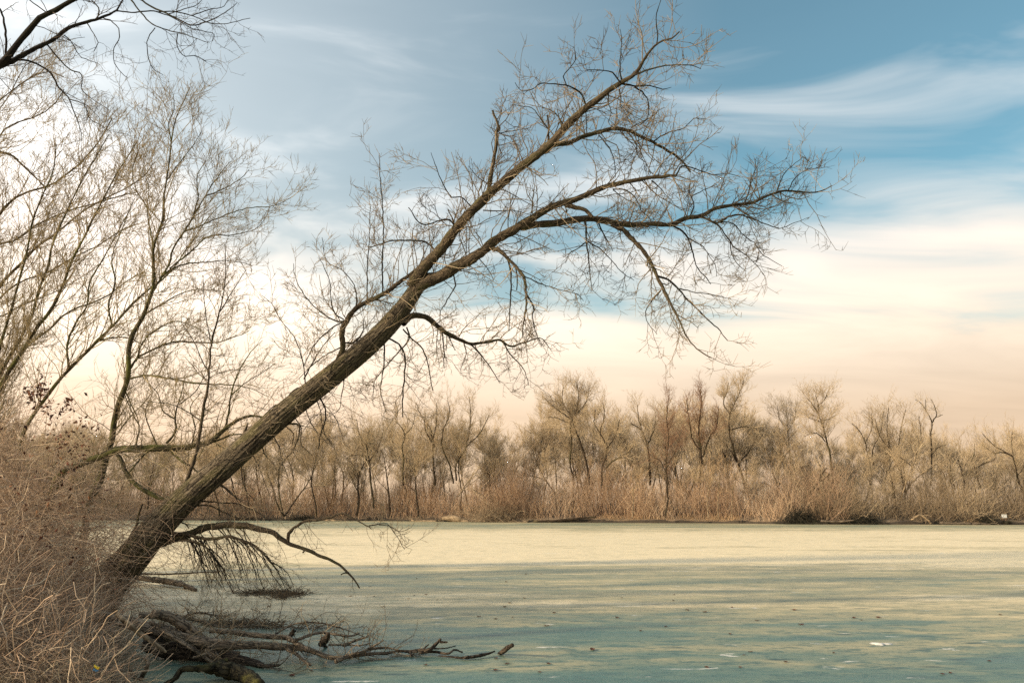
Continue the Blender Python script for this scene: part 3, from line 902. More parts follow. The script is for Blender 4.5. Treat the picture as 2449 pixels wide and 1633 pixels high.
# slender tree with the bent mossy stem
J = {'stem': Limb([(185, 1370)] + S('b', (660, 1180), (690, 1060), (760, 920)) + S('2', (660, 1300), (700, 1180), (712, 1080), (740, 960), (790, 830), (806, 720), (802, 640), (830, 520), (890, 420), (930, 310), (960, 220)) + S('1', (960, 1540), (1000, 1430), (1020, 1360), (1022, 1260), (1040, 1130), (1060, 1000), (1072, 880), (1100, 740), (1140, 650), (1190, 545)), (20, 16, 15, 14, 13, 11, 8, 6, 4, 3, 2), [19.5, 19.3, 19.0], K=60)}
family(J, [
    ('b1', 'stem', S('2', (800, 800), (900, 780), (1050, 795), (1200, 825), (1400, 835), (1550, 855), (1680, 910)), (8, 7, 6, 4, 2)),
    ('b2', 'stem', S('2', (810, 740), (860, 670), (950, 620), (1070, 570), (1200, 570), (1330, 575), (1450, 545), (1560, 500)), (9, 7, 6, 4, 2)),
    ('b3', 'b2', S('2', (850, 690), (900, 560), (1000, 480), (1100, 440), (1180, 460), (1280, 510)), (7, 5, 4, 2)),
    ('b4', 'stem', S('2', (935, 300), (1000, 180), (1060, 120), (1180, 80), (1300, 70), (1420, 60), (1580, 90)), (9, 7, 5, 3, 2)),
    ('b5', 'b4', S('2', (1000, 180), (1060, 80)) + S('1', (1080, 1560), (1150, 1450), (1200, 1370), (1280, 1230), (1330, 1150), (1440, 1010)), (8, 7, 6, 4, 2)),
    ('b6', 'b5', S('1', (1150, 1450), (1280, 1400), (1420, 1340), (1560, 1300), (1700, 1290), (1820, 1240)), (6, 4, 3, 2)),
    ('b7', 'stem', S('2', (955, 200), (955, 100)) + S('1', (960, 1540), (930, 1400), (920, 1280), (930, 1180), (890, 1060)), (8, 6, 5, 3, 2)),
    ('b8', 'b4', S('2', (1060, 110), (1200, 0)) + S('1', (1300, 1480), (1450, 1470), (1600, 1430), (1660, 1360)), (6, 4, 2)),
    ('b9', 'b5', S('1', (1280, 1230), (1400, 1180), (1500, 1120), (1560, 1060)), (5, 3, 2)),
    ('b10', 'stem', S('1', (1040, 1130), (1120, 1020), (1200, 920), (1260, 820)), (5, 3, 2)),
    ('b11', 'stem', S('1', (1072, 880), (1050, 780), (1090, 680), (1080, 580)), (4, 2)),
    ('b12', 'stem', S('2', (730, 1150), (800, 1050), (880, 970), (980, 850), (1030, 800)), (5, 3, 2)),
    ('b13', 'stem', S('2', (780, 870), (830, 980), (870, 1080), (850, 1200)), (5, 4, 2)),
    ('b14', 'stem', S('2', (915, 390), (1020, 330), (1120, 270), (1250, 240), (1380, 250)), (6, 4, 2)),
    ('b15', 'b7', S('1', (920, 1300), (850, 1180), (830, 1050), (860, 940), (850, 850)), (5, 3, 2)),
    ('b16', 'b5', S('1', (1200, 1370), (1240, 1230), (1230, 1100), (1290, 1000)), (5, 3, 2)),
], 9, 0.3)
traced_tree('slender_tree', 'slender bare tree with a bent mossy stem behind the brambles', J, 'stem', M_MOSSY, M_TWIGOLIVE, 31, (7.0, 5.6, 3.2), l1=(0.4, 1.5), l2=(0.2, 0.6), l3=(0.08, 0.28), up1=0.55, up=0.35, r=(0.012, 0.0082, 0.0062), wig=0.17, ang1=(30, 60), start_up=0.12)

# low mossy trunk lying almost level
Lm = {'stem': Limb([(95, 1375), (110, 1230)] + S('b', (470, 880), (560, 830), (690, 780), (800, 740), (880, 705), (1000, 700), (1180, 695), (1411, 690)) + S('2', (1220, 1215), (1320, 1190), (1380, 1135), (1480, 1060), (1570, 1030), (1650, 1040)), (22, 22, 21, 20, 19, 18, 16, 13, 9, 4), [18.4, 18.0, 17.8, 17.8], K=50)}
family(Lm, [
    ('d1', 'stem', S('2', (1270, 1205), (1370, 1180), (1440, 1150), (1520, 1145)), (9, 7, 4)),
    ('d2', 'stem', S('2', (1050, 1230), (1130, 1310), (1200, 1350), (1240, 1390)), (9, 8, 6)),
    ('d3', 'stem', S('2', (720, 1250), (760, 1310), (780, 1370), (830, 1440), (910, 1500), (1000, 1540), (1080, 1550)), (10, 13, 14, 14, 14, 12)),
    ('d4', 'stem', S('2', (930, 1245), (870, 1310), (800, 1390)), (7, 6, 5)),
    ('d5', 'stem', S('2', (1040, 1200), (1100, 1130), (1095, 1040), (1130, 900), (1150, 820)), (9, 7, 5, 3)),
    ('d6', 'stem', S('2', (850, 1215), (870, 1100), (830, 1020), (780, 900)), (6, 5, 3)),
    ('d7', 'stem', S('2', (1410, 1100), (1430, 1000), (1440, 920), (1480, 780), (1560, 640), (1640, 560)), (8, 6, 4, 2)),
    ('d8', 'd5', S('2', (1095, 1050), (1020, 1000), (990, 900), (930, 830)), (6, 4, 2)),
    ('d9', 'd5', S('2', (1120, 960), (1220, 880), (1290, 780), (1400, 720)), (5, 3, 2)),
    ('d10', 'stem', S('2', (980, 1210), (940, 1120), (910, 1000), (960, 880)), (5, 4, 2)),
    ('d11', 'd7', S('2', (1445, 900), (1540, 820), (1640, 760), (1720, 700)), (5, 3, 2)),
    ('d12', 'stem', S('2', (1200, 1210), (1220, 1090), (1190, 980), (1260, 880)), (5, 4, 2)),
], 14, 0.3)
traced_tree('low_mossy_tree', 'mossy tree trunk growing nearly level behind the leaning trunk', Lm, 'stem', M_MOSSY, M_TWIGOLIVE, 33, (6.0, 4.8, 2.4), l1=(0.35, 1.3), l2=(0.15, 0.5), up1=0.5, r=(0.011, 0.0075, 0.0058), ang1=(40, 85), start_up=0.25)


# multi-stemmed trees filling the left edge, each with its base in the thicket
def left_tree(label, stems, seed, depth, density, twig=M_TWIGOLIVE, bark=M_MOSSY, **kw):
    r = np.random.default_rng(seed)
    limbs = {}
    for i, (px, w) in enumerate(stems):
        d = depth + (i % 3 - 1) * 0.5
        dd = r.normal() * 0.8
        limbs['st%d' % i] = Limb(px, [v * 0.76 for v in w], [depth, d + dd * 0.5, d + dd], K=36, rough=0.6, seed=seed + i)
    extra = []
    return traced_tree('bank_tree', label, limbs, 'st0', bark, twig, seed, density, **kw)


TW = dict(l1=(0.5, 1.9), l2=(0.25, 0.8), l3=(0.1, 0.35), up1=0.45, up=0.3, r=(0.014, 0.0095, 0.0072), ang1=(22, 55), wig=0.15, start_up=0.1)
base1 = [(-70, 1345), (-45, 1200)] + S('2', (-60, 1150), (-40, 1000))
left_tree('bare multi-stemmed tree whose olive stems fan up over the brambles', [
    (base1 + S('2', (0, 850), (130, 640), (230, 480), (330, 350), (390, 220), (440, 80)) + S('1', (520, 1500), (640, 1250), (760, 1040), (860, 880)), (22, 18, 15, 11, 8, 5, 3)),
    (base1 + S('2', (0, 780), (100, 600), (200, 400), (240, 250), (300, 100)) + S('1', (330, 1520), (420, 1320), (500, 1150), (600, 980), (680, 840)), (18, 14, 11, 8, 5, 3)),
    (base1 + S('2', (30, 800), (170, 590), (300, 500), (400, 400), (500, 350), (640, 300), (780, 200), (900, 130)), (14, 11, 8, 6, 3)),
    (base1 + S('2', (-20, 700), (10, 560), (60, 400), (100, 250)) + S('1', (170, 1568), (200, 1400), (250, 1260), (330, 1080), (350, 900)), (14, 11, 9, 6, 3)),
], 41, 23.0, (6.5, 6.5, 3.8), **TW)
base2 = [(20, 1350), (40, 1150)] + S('2', (150, 1130), (220, 1010))
left_tree('bare tree with one long straight stem slanting behind the bent mossy tree', [
    (base2 + S('2', (360, 820), (510, 660), (600, 570), (700, 470), (840, 320), (930, 240), (1050, 150)) + S('1', (1180, 1540), (1290, 1380), (1400, 1260)), (17, 14, 12, 10, 7, 4, 2)),
    (S('2', (590, 575), (680, 545), (780, 540), (880, 580), (960, 640)), (6, 5, 3, 2)),
    (S('2', (430, 740), (420, 600), (470, 460), (540, 350), (560, 200), (640, 60)) + S('1', (720, 1480), (800, 1330)), (8, 6, 5, 4, 2)),
    (S('2', (700, 470), (680, 330), (720, 200), (700, 50)) + S('1', (760, 1440), (840, 1240)), (6, 5, 3, 2)),
], 43, 21.5, (4.6, 5.6, 3.4), **TW)
base3 = [(-150, 1330), (-125, 1050)] + S('2', (-260, 700), (-200, 560))
left_tree('bare tree reaching in from beyond the thicket with long curving pale limbs', [
    (base3 + S('2', (-80, 350), (30, 180), (150, 60)) + S('1', (200, 1568), (400, 1420), (520, 1320), (640, 1250), (800, 1170), (900, 1100), (960, 1020)), (24, 18, 13, 10, 8, 5, 3)),
    (base3 + S('2', (-120, 250), (-60, 0)) + S('1', (0, 1330), (80, 1250), (180, 1200), (330, 1150), (430, 1080), (560, 960), (640, 850), (700, 740)), (18, 14, 11, 9, 6, 3)),
    (base3 + S('1', (-100, 1568), (100, 1500), (240, 1400), (400, 1330), (560, 1280), (700, 1240), (860, 1200)), (14, 11, 8, 6, 3)),
    (base3 + S('1', (-160, 1300), (-60, 1000), (0, 840), (100, 770), (250, 720), (330, 660), (400, 560)), (15, 12, 9, 6, 3)),
    (base3 + S('1', (-180, 1200), (-100, 800), (0, 620), (90, 560), (200, 480), (300, 450), (400, 480)), (13, 10, 8, 5, 3)),
    (S('1', (-100, 900), (0, 950), (70, 970), (150, 1040), (220, 1110), (280, 1170)), (9, 8, 6, 4)),
    (base3 + S('2', (-160, 420), (-40, 330), (120, 200), (300, 130), (480, 30)) + S('1', (620, 1530), (760, 1440), (860, 1400)), (13, 10, 7, 5, 3)),
    (base3 + S('2', (-180, 380), (-20, 420), (140, 340), (330, 260), (500, 170), (650, 60)), (12, 9, 6, 4, 2)),
    (base3 + S('1', (-180, 1100), (-60, 760), (60, 600), (150, 420), (240, 360), (330, 330)), (11, 8, 6, 4, 2)),
], 47, 26.0, (5.2, 6.2, 3.6), bark=M_LIMB, **TW)

# tree overhead whose limbs hang into the top corner
OV = {'stem': Limb(S('1', (-1500, 3600), (-900, 1800), (-420, 780), (-150, 500), (0, 405), (60, 340), (120, 260), (190, 180), (250, 110), (340, 70), (420, 20), (520, -30), (700, -120)), (150, 120, 70, 44, 30, 22, 19, 18, 17, 15, 12, 8), [10.6, 11.6, 12.0, 12.2, 12.0], K=80)}
family(OV, [
    ('o1', 'stem', S('1', (-20, 425), (80, 380), (170, 330), (270, 280), (350, 240), (420, 180), (520, 145), (640, 110), (720, 70), (770, 0), (820, -60)), (17, 15, 13, 11, 10, 8, 5, 3)),
    ('o2', 'o1', S('1', (720, 70), (850, 80), (900, 70), (1000, 75), (1100, 75), (1200, 100), (1300, 140), (1400, 150), (1480, 135), (1565, 115)), (5, 4.5, 4, 3, 2)),
    ('o3', 'stem', S('1', (38, 350), (38, 250), (25, 140), (0, 60), (-40, 0)), (8, 8, 6)),
    ('o4', 'o1', S('1', (800, -40), (880, 0), (960, 50), (1050, 90), (1130, 130), (1200, 160), (1310, 130), (1420, 70), (1480, 20)), (7, 6, 5, 4, 2)),
    ('o5', 'o1', S('1', (790, -30), (820, 0), (880, 80), (950, 150), (1050, 190), (1150, 215), (1250, 250), (1300, 270)), (6, 5, 4, 3, 2)),
    ('o6', 'o5', S('1', (970, 175), (930, 230), (920, 320), (940, 400), (980, 450), (1020, 470)), (3.5, 3, 2)),
    ('o7', 'o1', S('1', (640, 112), (690, 130), (740, 180), (745, 240), (710, 310), (720, 400), (760, 460), (800, 485)), (4, 3, 2)),
    ('o8', 'o1', S('1', (290, 275), (370, 370), (430, 430), (510, 470), (510, 560), (560, 610), (620, 650), (680, 685)), (5.5, 4.5, 3, 2)),
    ('o9', 'o1', S('1', (100, 375), (140, 375), (230, 400), (320, 460), (360, 540), (430, 620), (460, 700), (500, 800), (510, 880)), (8, 7, 6, 5, 3, 2)),
    ('o10', 'stem', S('1', (300, 90), (290, 80), (250, 50), (180, 0), (140, -30)), (5, 4, 3)),
    ('o11', 'o9', S('1', (430, 620), (530, 660), (560, 740), (640, 790), (700, 830)), (4, 2)),
    ('o12', 'o5', S('1', (1110, 210), (1110, 290), (1150, 350), (1230, 350), (1290, 385)), (4, 3, 2)),
    ('o13', 'o1', S('1', (540, 140), (580, 200), (610, 270), (590, 320)), (4, 3, 2)),
    ('o14', 'o1', S('1', (400, 220), (450, 270), (500, 350), (560, 380), (610, 395)), (4, 3, 2)),
    ('o15', 'o2', S('1', (1200, 100), (1310, 60), (1400, 40), (1430, -10)), (4, 3, 2)),
    ('o16', 'o4', S('1', (1050, 90), (1150, 60), (1230, 30), (1280, -20)), (4, 3, 2)),
    ('o17', 'o2', S('1', (980, 75), (1080, 110), (1200, 180), (1340, 220), (1330, 260)), (4, 3, 2)),
    ('o18', 'o1', S('1', (600, 125), (620, 60), (570, 0), (540, -60)), (5, 4, 3)),
], 17, 0.25)
traced_tree('overhanging_tree', 'dark limbs of a tree drooping into the picture above the bank trees', OV, 'stem', M_DARKLIMB, M_TWIGDARK, 35, (4.2, 3.4, 1.8), l1=(0.2, 0.75), l2=(0.1, 0.3), l3=(0.05, 0.14), up1=-0.15, up=0.1, r=(0.007, 0.0048, 0.0036), wig=0.22, start_up=-0.05, t0=0.35)

# ------------------------------------------------------------------ bramble thicket at the left
rb = np.random.default_rng(51)


def thick_h(x, y):
    e = edge_x(y) - x
    ramp = np.interp(y, [8, 9.5, 11.5, 14, 17, 24], [0.10, 0.22, 0.50, 0.95, 1.0, 1.05])
    e = np.clip(e, 0, None)
    front = np.clip(0.15 + 1.15 * np.clip(e - 0.25, 0, None) ** 1.15, 0.12, 3.6)
    back = np.clip(1.3 + 1.5 * e ** 0.75, 0.3, 3.7)
    m = np.clip((y - 15.8) / 1.2, 0, 1)
    return (front * (1 - m) + back * m) * ramp


def thicket_points(n, ylo=9.6, yhi=22):
    y = ylo + (yhi - ylo) * rb.random(n * 3) ** 1.15
    vis = -0.66 * y - 0.8
    ex = edge_x(y)
    x = ex - (ex - vis) * rb.random(n * 3)
    ok = (ex > vis)
    return x[ok][:n], y[ok][:n]


def canes(n, K, lfac, r0, r1, spread, grav, wig, ylo=9.6, yhi=22):
    x, y = thicket_points(n, ylo, yhi)
    z = bank_z(x, y)
    h = thick_h(x, y)
    n = len(x)
    P = np.empty((n, K, 3))
    P[:, 0] = np.stack([x, y, z], 1)
    d = norm(np.stack([rb.normal(size=n) * spread + 0.08, rb.normal(size=n) * spread, np.ones(n)], 1))
    L = h * (lfac[0] + (lfac[1] - lfac[0]) * rb.random(n)) + 0.15
    for k in range(1, K):
        d = d + rb.normal(size=(n, 3)) * wig
        d[:, 2] -= grav * k / K
        d = norm(d)
        P[:, k] = P[:, k - 1] + d * (L / (K - 1))[:, None]
    P[..., 2] = np.maximum(P[..., 2], 0.03)
    R = (r0 + (r1 - r0) * rb.random(n) ** 1.6)[:, None] * np.linspace(1, 0.45, K)[None] * np.clip(y / 14.0 - 0.25, 0.36, 1.0)[:, None]
    return P, R


gc = Geo()
P, R = canes(4000, 7, (0.9, 1.65), 0.0035, 0.008, 0.42, 0.40, 0.30)
gc.tubes(P, R, 3, tint=rb.random(len(P)) ** 1.3 * np.clip((P[:, 0, 1] - 7.5) / 6, 0.4, 1))
A, RA, _ = grow(rb, P, R, 2.0, (0.25, 0.9), (35, 85), 5, (0.3, 1.0), 0.7, 0.0060, 0.6, -0.15, 0.25, 0.0, rmin=0.003)
A[..., 2] = np.maximum(A[..., 2], 0.02)
gc.tubes(A, RA, 3, tint=rb.random(len(A)))
# loose tangled vines
n = 4400
x, y = thicket_points(n)
n = len(x)
h = thick_h(x, y)
z = bank_z(x, y) + h * rb.random(n) ** 0.8
P = np.empty((n, 7, 3)); P[:, 0] = np.stack([x, y, z], 1)
d = norm(rb.normal(size=(n, 3)) * np.array([1, 1, 0.7]))
for k in range(1, 7):
    d = norm(d + rb.normal(size=(n, 3)) * 0.38)
    P[:, k] = P[:, k - 1] + d * (0.10 + 0.12 * rb.random(n))[:, None]
P[..., 2] = np.maximum(P[..., 2], 0.02)
gc.tubes(P, np.repeat((0.0025 + 0.0045 * rb.random(n))[:, None], 7, 1), 3, tint=rb.random(n) ** 0.8)
link('bramble_thicket', gc.mesh('bramble_thicket', bark=False), M_CANE, None, kind='stuff', label='dense tangle of brown bramble canes covering the bank', category='brambles')
# dead grass at the foot of the thicket
gg = Geo()
P, R = canes(2800, 5, (0.5, 1.2), 0.0018, 0.0036, 0.8, 0.75, 0.22, 9.3, 13)
P2 = P.copy()
gg.tubes(P2, R, 3, tint=rb.random(len(P)) ** 1.5 * 0.8)
n = 1900
y = 9.3 + 5.4 * rb.random(n); x = edge_x(y) - 2.2 * rb.random(n) ** 1.3 + 0.25
P = np.empty((n, 5, 3)); P[:, 0] = np.stack([x, y, np.maximum(bank_z(x, y), 0.0)], 1)
d = norm(np.stack([0.4 + rb.normal(size=n) * 0.6, rb.normal(size=n) * 0.6 - 0.2, 0.5 + 0.5 * rb.random(n)], 1))
for k in range(1, 5):
    d = norm(d + rb.normal(size=(n, 3)) * 0.2 - np.array([0, 0, 0.22]))
    P[:, k] = P[:, k - 1] + d * (0.08 + 0.12 * rb.random(n))[:, None]
P[..., 2] = np.maximum(P[..., 2], 0.012)
gg.tubes(P, np.repeat((0.0018 + 0.002 * rb.random(n))[:, None], 5, 1) * np.linspace(1, .4, 5), 3, tint=rb.random(n))
link('dead_grass', gg.mesh('dead_grass', bark=False), M_GRASS, None, kind='stuff', label='flattened dead grass and stalks along the foot of the brambles', category='grass')


# dry leaves caught in the thicket
def leaf_cards(centers, size, r, tint):
    n = len(centers)
    a = norm(r.normal(size=(n, 3)))
    b = norm(np.cross(a, norm(r.normal(size=(n, 3)))))
    c = np.cross(a, b)
    s = (size * (0.6 + 0.8 * r.random(n)))[:, None]
    v = np.stack([centers - a * s, centers + b * s * 0.45 + c * s * 0.2, centers + a * s, centers - b * s * 0.45 + c * s * 0.2], 1).reshape(-1, 3)
    i = np.arange(n) * 4
    tri = np.concatenate([np.stack([i, i + 1, i + 2], 1), np.stack([i, i + 2, i + 3], 1)])
    return v, tri, np.repeat(tint, 4)


gl = Geo()
cl = []
for (px, py, sp_, m, dp) in [(100, 930, 16, 90, 13.5), (72, 945, 12, 60, 13.5), (160, 965, 10, 45, 14), (118, 985, 16, 50, 13.6), (200, 1015, 14, 34, 14), (235, 1018, 8, 12, 14), (140, 1060, 25, 40, 13.4), (170, 1080, 30, 50, 13.4), (200, 1070, 12, 20, 13.6), (60, 1240, 120, 90, 11.8), (150, 1250, 90, 60, 12.5)]:
    pp = np.stack([px + rb.normal(size=m) * sp_ * 0.7, py + rb.normal(size=m) * sp_], 1)
    cl.append(at_depth(pp, dp + rb.normal(size=m) * 0.35))
cl = np.concatenate(cl)
v, tri, tn = leaf_cards(cl, 0.035, rb, rb.random(len(cl)))
gl.raw(v, tri=tri, tint=tn)
link('dry_leaves', gl.mesh('dry_leaves', smooth=False, bark=False), M_LEAF, None, kind='stuff', label='withered red brown leaves caught in the bramble tops', category='leaves')


# ------------------------------------------------------------------ fallen logs and sticks on the ice
def ground_limb(px, w, h, K=34, rough=0.6, seed=0):
    """h = height of the axis over the ice along the limb"""
    px = catmull(np.array(px, float), K)
    t = np.linspace(0, 1, K)
    hh = np.interp(t, np.linspace(0, 1, len(h)), h)
    r = np.random.default_rng(seed)
    P = on_plane(px + r.normal(size=(K, 2)) * rough * 0.5, hh)
    d = (P - CAMP) @ FWD
    R = np.interp(t, np.linspace(0, 1, len(w)), w) * 0.5 / F_PX * d
    return P, R


def log(name, label, cat, stems, mat, seed, twig=(2.0, 2.0, 0), tmat=None, up=-0.1, group=None):
    r = np.random.default_rng(seed)
    geo = [ground_limb(px, w, h, seed=seed + i) for i, (px, w, h) in enumerate(stems)]
    base = geo[0][0][0].copy()
    base[2] = max(0.0, base[2] - geo[0][1][0])
    root = thing(name, label, cat, tuple(base), group)
    for i, (P, R) in enumerate(geo):
        nm = 'stem' if i == 0 else 'side_branch'
        R = R * (1 + 0.08 * r.normal(size=len(R)))
        o = link(nm, Geo().tubes(P - base, R, 12 if R.max() > 0.03 else 7, tint=r.random(), caps=True).mesh(nm), mat, root)
        if twig[0]:
            gt = Geo()
            for A, RA in twigs_for(r, (P - base)[None], R[None], twig, l1=(0.15, 0.7), l2=(0.08, 0.3), up1=up, up=0, r=(0.007, 0.0045, 0.003), start_up=0.2):
                A[..., 2] = np.maximum(A[..., 2], 0.012 - base[2])
                gt.tubes(A, RA, 3, tint=r.random(len(A)))
            if gt.n:
                link('twigs', gt.mesh('twigs', bark=False), tmat or (M_TWIG if i % 2 == 0 else M_TWIGDARK), o)
    return root


log('fallen_tree', 'long weathered fallen tree lying out across the ice from the brambles', 'log', [
    (S('3', (560, 1060), (850, 1130), (1050, 1180), (1250, 1240), (1450, 1282), (1650, 1302)) + S('a', (700, 1270), (850, 1285), (1000, 1290), (1120, 1315), (1270, 1370), (1400, 1365), (1560, 1340), (1700, 1335), (1800, 1315), (1940, 1325)), (30, 28, 26, 24, 20, 16, 11, 8, 5), (0.55, 0.45, 0.36, 0.3, 0.22, 0.10, 0.06, 0.05)),
    (S('a', (330, 1160), (480, 1170), (640, 1190), (800, 1205), (940, 1220), (1010, 1260), (1100, 1310)), (12, 13, 13, 12, 10), (0.42, 0.36, 0.32, 0.28, 0.2)),
    (S('a', (980, 1240), (1050, 1215), (1180, 1175), (1300, 1188), (1430, 1200), (1490, 1180)), (8, 7, 6, 4), (0.28, 0.34, 0.32, 0.28)),
    (S('a', (820, 1200), (900, 1150), (1000, 1105), (1180, 1100), (1300, 1125), (1450, 1175), (1530, 1210)), (5, 4, 3.5, 2), (0.3, 0.45, 0.42, 0.25)),
    (S('a', (930, 1305), (1000, 1340), (1060, 1390), (1115, 1430)), (9, 8, 5), (0.2, 0.12, 0.06)),
    (S('a', (1310, 1400), (1390, 1360), (1500, 1330), (1600, 1280), (1680, 1235)), (11, 9, 6, 3), (0.06, 0.10, 0.16, 0.28)),
    (S('a', (1370, 1275), (1440, 1245), (1560, 1205)), (8, 6, 4), (0.10, 0.15, 0.22)),
    (S('a', (1480, 1340), (1560, 1310), (1680, 1290), (1800, 1310)), (7, 5, 3), (0.1, 0.14, 0.12)),
    (S('a', (1250, 1270), (1400, 1270), (1500, 1275), (1580, 1255)), (6, 4, 3), (0.08, 0.1, 0.12)),
], M_LOG, 61, (6.0, 3.4, 1.6))
log('thick_curved_log', 'thick curved grey log bending down to the ice by the brambles', 'log', [
    (S('3', (1080, 1080), (1180, 1100), (1280, 1150), (1360, 1215), (1430, 1280), (1480, 1345), (1530, 1400)), (22, 27, 28, 25, 22, 20), (0.7, 0.62, 0.5, 0.35, 0.2, 0.08)),
    (S('a', (340, 1360), (300, 1310), (360, 1270), (410, 1240), (425, 1210)), (5, 4.5, 3), (0.25, 0.35, 0.42)),
], M_LOG, 62, (7, 3, 1.5))
log('pale_stick', 'straight pale bare stick slanting down out of the brambles', 'stick', [
    (S('3', (820, 1080), (950, 1190), (1060, 1270), (1165, 1345)), (11, 12, 11, 7), (0.75, 0.6, 0.42, 0.28))], M_PALEBARK, 63, (0, 0, 0))
log('slanting_pole', 'long thin brown pole slanting to the ice below the thick curved log', 'stick', [
    (S('3', (1060, 1140), (1250, 1260), (1380, 1340), (1500, 1425)), (11, 10, 9, 7), (0.55, 0.4, 0.25, 0.06)),
    (S('a', (200, 1370), (290, 1340), (350, 1300), (430, 1230)), (6, 5, 4), (0.2, 0.25, 0.32))], M_LOG, 64, (5, 3, 1))
log('sunken_log', 'dark wet log half sunk in the ice under the fallen tree', 'log', [
    (S('a', (-190, 1255), (0, 1300), (250, 1340), (420, 1370), (560, 1390), (660, 1410), (740, 1430)), (34, 44, 46, 42, 34, 26, 12), (0.22, 0.14, 0.09, 0.07, 0.05, 0.03)),
    (S('a', (640, 1400), (720, 1430), (850, 1430), (880, 1425)), (12, 10, 5), (0.03, 0.04, 0.03))], M_WETLOG, 65, (8, 3, 1.5))
log('mossy_branch', 'forked branch furred with moss lying on the ice below the sunken log', 'branch', [
    (S('a', (-20, 1580), (60, 1530), (110, 1465), (200, 1455), (300, 1450), (400, 1415), (470, 1395)), (12, 13, 14, 16, 18, 14), (0.05, 0.12, 0.22, 0.2, 0.18, 0.2)),
    (S('a', (300, 1460), (380, 1450), (470, 1470), (560, 1490), (640, 1530), (720, 1590)), (20, 34, 40, 38, 34, 28), (0.14, 0.14, 0.12, 0.10, 0.08))], M_MOSSLOG, 66, (1.5, 1, 0))
log('hooked_snag', 'short hooked broken stick standing from the grass by the mossy branch', 'stick', [
    (S('3', (985, 1545), (1010, 1500), (1038, 1440), (1035, 1395), (1005, 1390)), (12, 11, 10, 7), (0.06, 0.14, 0.28, 0.36, 0.36)),
    (S('3', (960, 1540), (935, 1510), (915, 1470)), (12, 10, 6), (0.06, 0.16, 0.24))], M_LOG, 67, (0, 0, 0))
log('ice_stick', 'bare stick lying on the ice past the leaning trunk\'s foot', 'stick', [
    (S('3', (900, 815), (1080, 840), (1200, 855), (1300, 880), (1378, 912)), (13, 13, 14, 14, 8), (0.25, 0.2, 0.15, 0.10, 0.04)),
    (S('3', (1300, 880), (1298, 905)), (6, 4), (0.1, 0.0)),
    (S('3', (980, 800), (1200, 800), (1400, 790), (1560, 785)), (5, 4, 2), (0.3, 0.25, 0.2))], M_LOG, 68, (2, 1.5, 0))
log('forked_driftwood', 'black forked driftwood branch beyond the tip of the fallen tree', 'driftwood', [
    (S('4', (1110, 1345), (1190, 1335), (1250, 1335), (1290, 1305), (1330, 1260), (1335, 1255)), (7, 8, 10, 9, 5), (0.05, 0.06, 0.08, 0.14, 0.24)),
    (S('4', (1330, 1275), (1350, 1278), (1380, 1278)), (6, 4), (0.2, 0.2)),
    (S('4', (1190, 1352), (1290, 1345), (1390, 1358), (1430, 1332), (1490, 1350)), (7, 6, 4), (0.05, 0.05, 0.05, 0.1, 0.05)),
    (S('4', (1200, 1345), (1225, 1315), (1250, 1295)), (5, 3), (0.05, 0.1, 0.14)),
    (S('4', (1290, 1325), (1370, 1320), (1440, 1305)), (4, 2), (0.1, 0.12, 0.12)),
    (S('4', (1020, 1340), (1080, 1342), (1115, 1352), (1133, 1375)), (7, 6, 5), (0.06, 0.06, 0.03))], M_WETLOG, 69, (0, 0, 0))
log('sunken_stick', 'thin black stick frozen flat in the ice beside the driftwood', 'stick', [
    (S('4', (1320, 1375), (1400, 1380), (1490, 1388), (1560, 1381), (1640, 1366), (1715, 1343)), (3, 4, 7, 8, 4), (0.02, 0.02, 0.03, 0.04, 0.05)),
    (S('4', (1495, 1390), (1530, 1375)), (5, 3), (0.03, 0.06))], M_WETLOG, 70, (0, 0, 0))
log('broken_stub', 'short thick black stub sticking up out of the open ice', 'stub', [
    (S('4', (1742, 1360), (1775, 1342), (1805, 1318), (1838, 1300)), (7, 12, 11, 9), (0.0, 0.06, 0.13, 0.2))], M_WETLOG, 71, (0, 0, 0))
log('upright_snag', 'black splintered snag standing among the fallen tree\'s branches', 'snag', [
    (S('a', (1215, 1285), (1225, 1275), (1185, 1268), (1215, 1240), (1245, 1205), (1252, 1180)), (6, 8, 10, 19, 15, 6), (0.0, 0.06, 0.10, 0.24, 0.36, 0.46)),
    (S('a', (1220, 1275), (1245, 1285)), (5, 3), (0.05, 0.0))], M_WETLOG, 72, (0, 0, 0))
log('upright_snag', 'small black split snag poking up behind the weathered fallen tree', 'snag', [
    (S('a', (950, 1205), (968, 1185), (982, 1150)), (10, 11, 5), (0.22, 0.3, 0.42)),
    (S('a', (970, 1180), (998, 1160)), (7, 3), (0.3, 0.38))], M_WETLOG, 73, (0, 0, 0))

log('brushwood_top', 'brushy crown of dead grey twigs heaped behind the thick curved log', 'brushwood', [
    (S('a', (-220, 1040), (-60, 1050), (150, 1065), (330, 1100), (540, 1085)), (14, 12, 9, 6, 3), (0.45, 0.4, 0.32, 0.22, 0.15)),
    (S('a', (100, 1060), (240, 1020), (360, 1040), (470, 1050)), (7, 5, 3), (0.35, 0.42, 0.36, 0.25)),
    (S('a', (250, 1090), (420, 1130), (560, 1130), (760, 1120)), (7, 5, 3), (0.28, 0.2, 0.16, 0.1))], M_LOG, 75, (9, 4, 2))
log('crossing_stick', 'dark stick crossing under the pale straight stick at the brambles', 'stick', [
    (S('a', (-190, 1180), (20, 1230), (180, 1290), (330, 1345)), (14, 13, 11, 7), (0.3, 0.26, 0.18, 0.08))], M_WETLOG, 76, (5, 3, 1))
log('crossing_stick', 'grey stick lying across the sunken log beside the slanting pole', 'stick', [
    (S('a', (-60, 1110), (90, 1170), (220, 1240), (390, 1300), (560, 1330)), (12, 12, 10, 7), (0.42, 0.36, 0.28, 0.2, 0.12))], M_LOG, 77, (6, 3, 1))

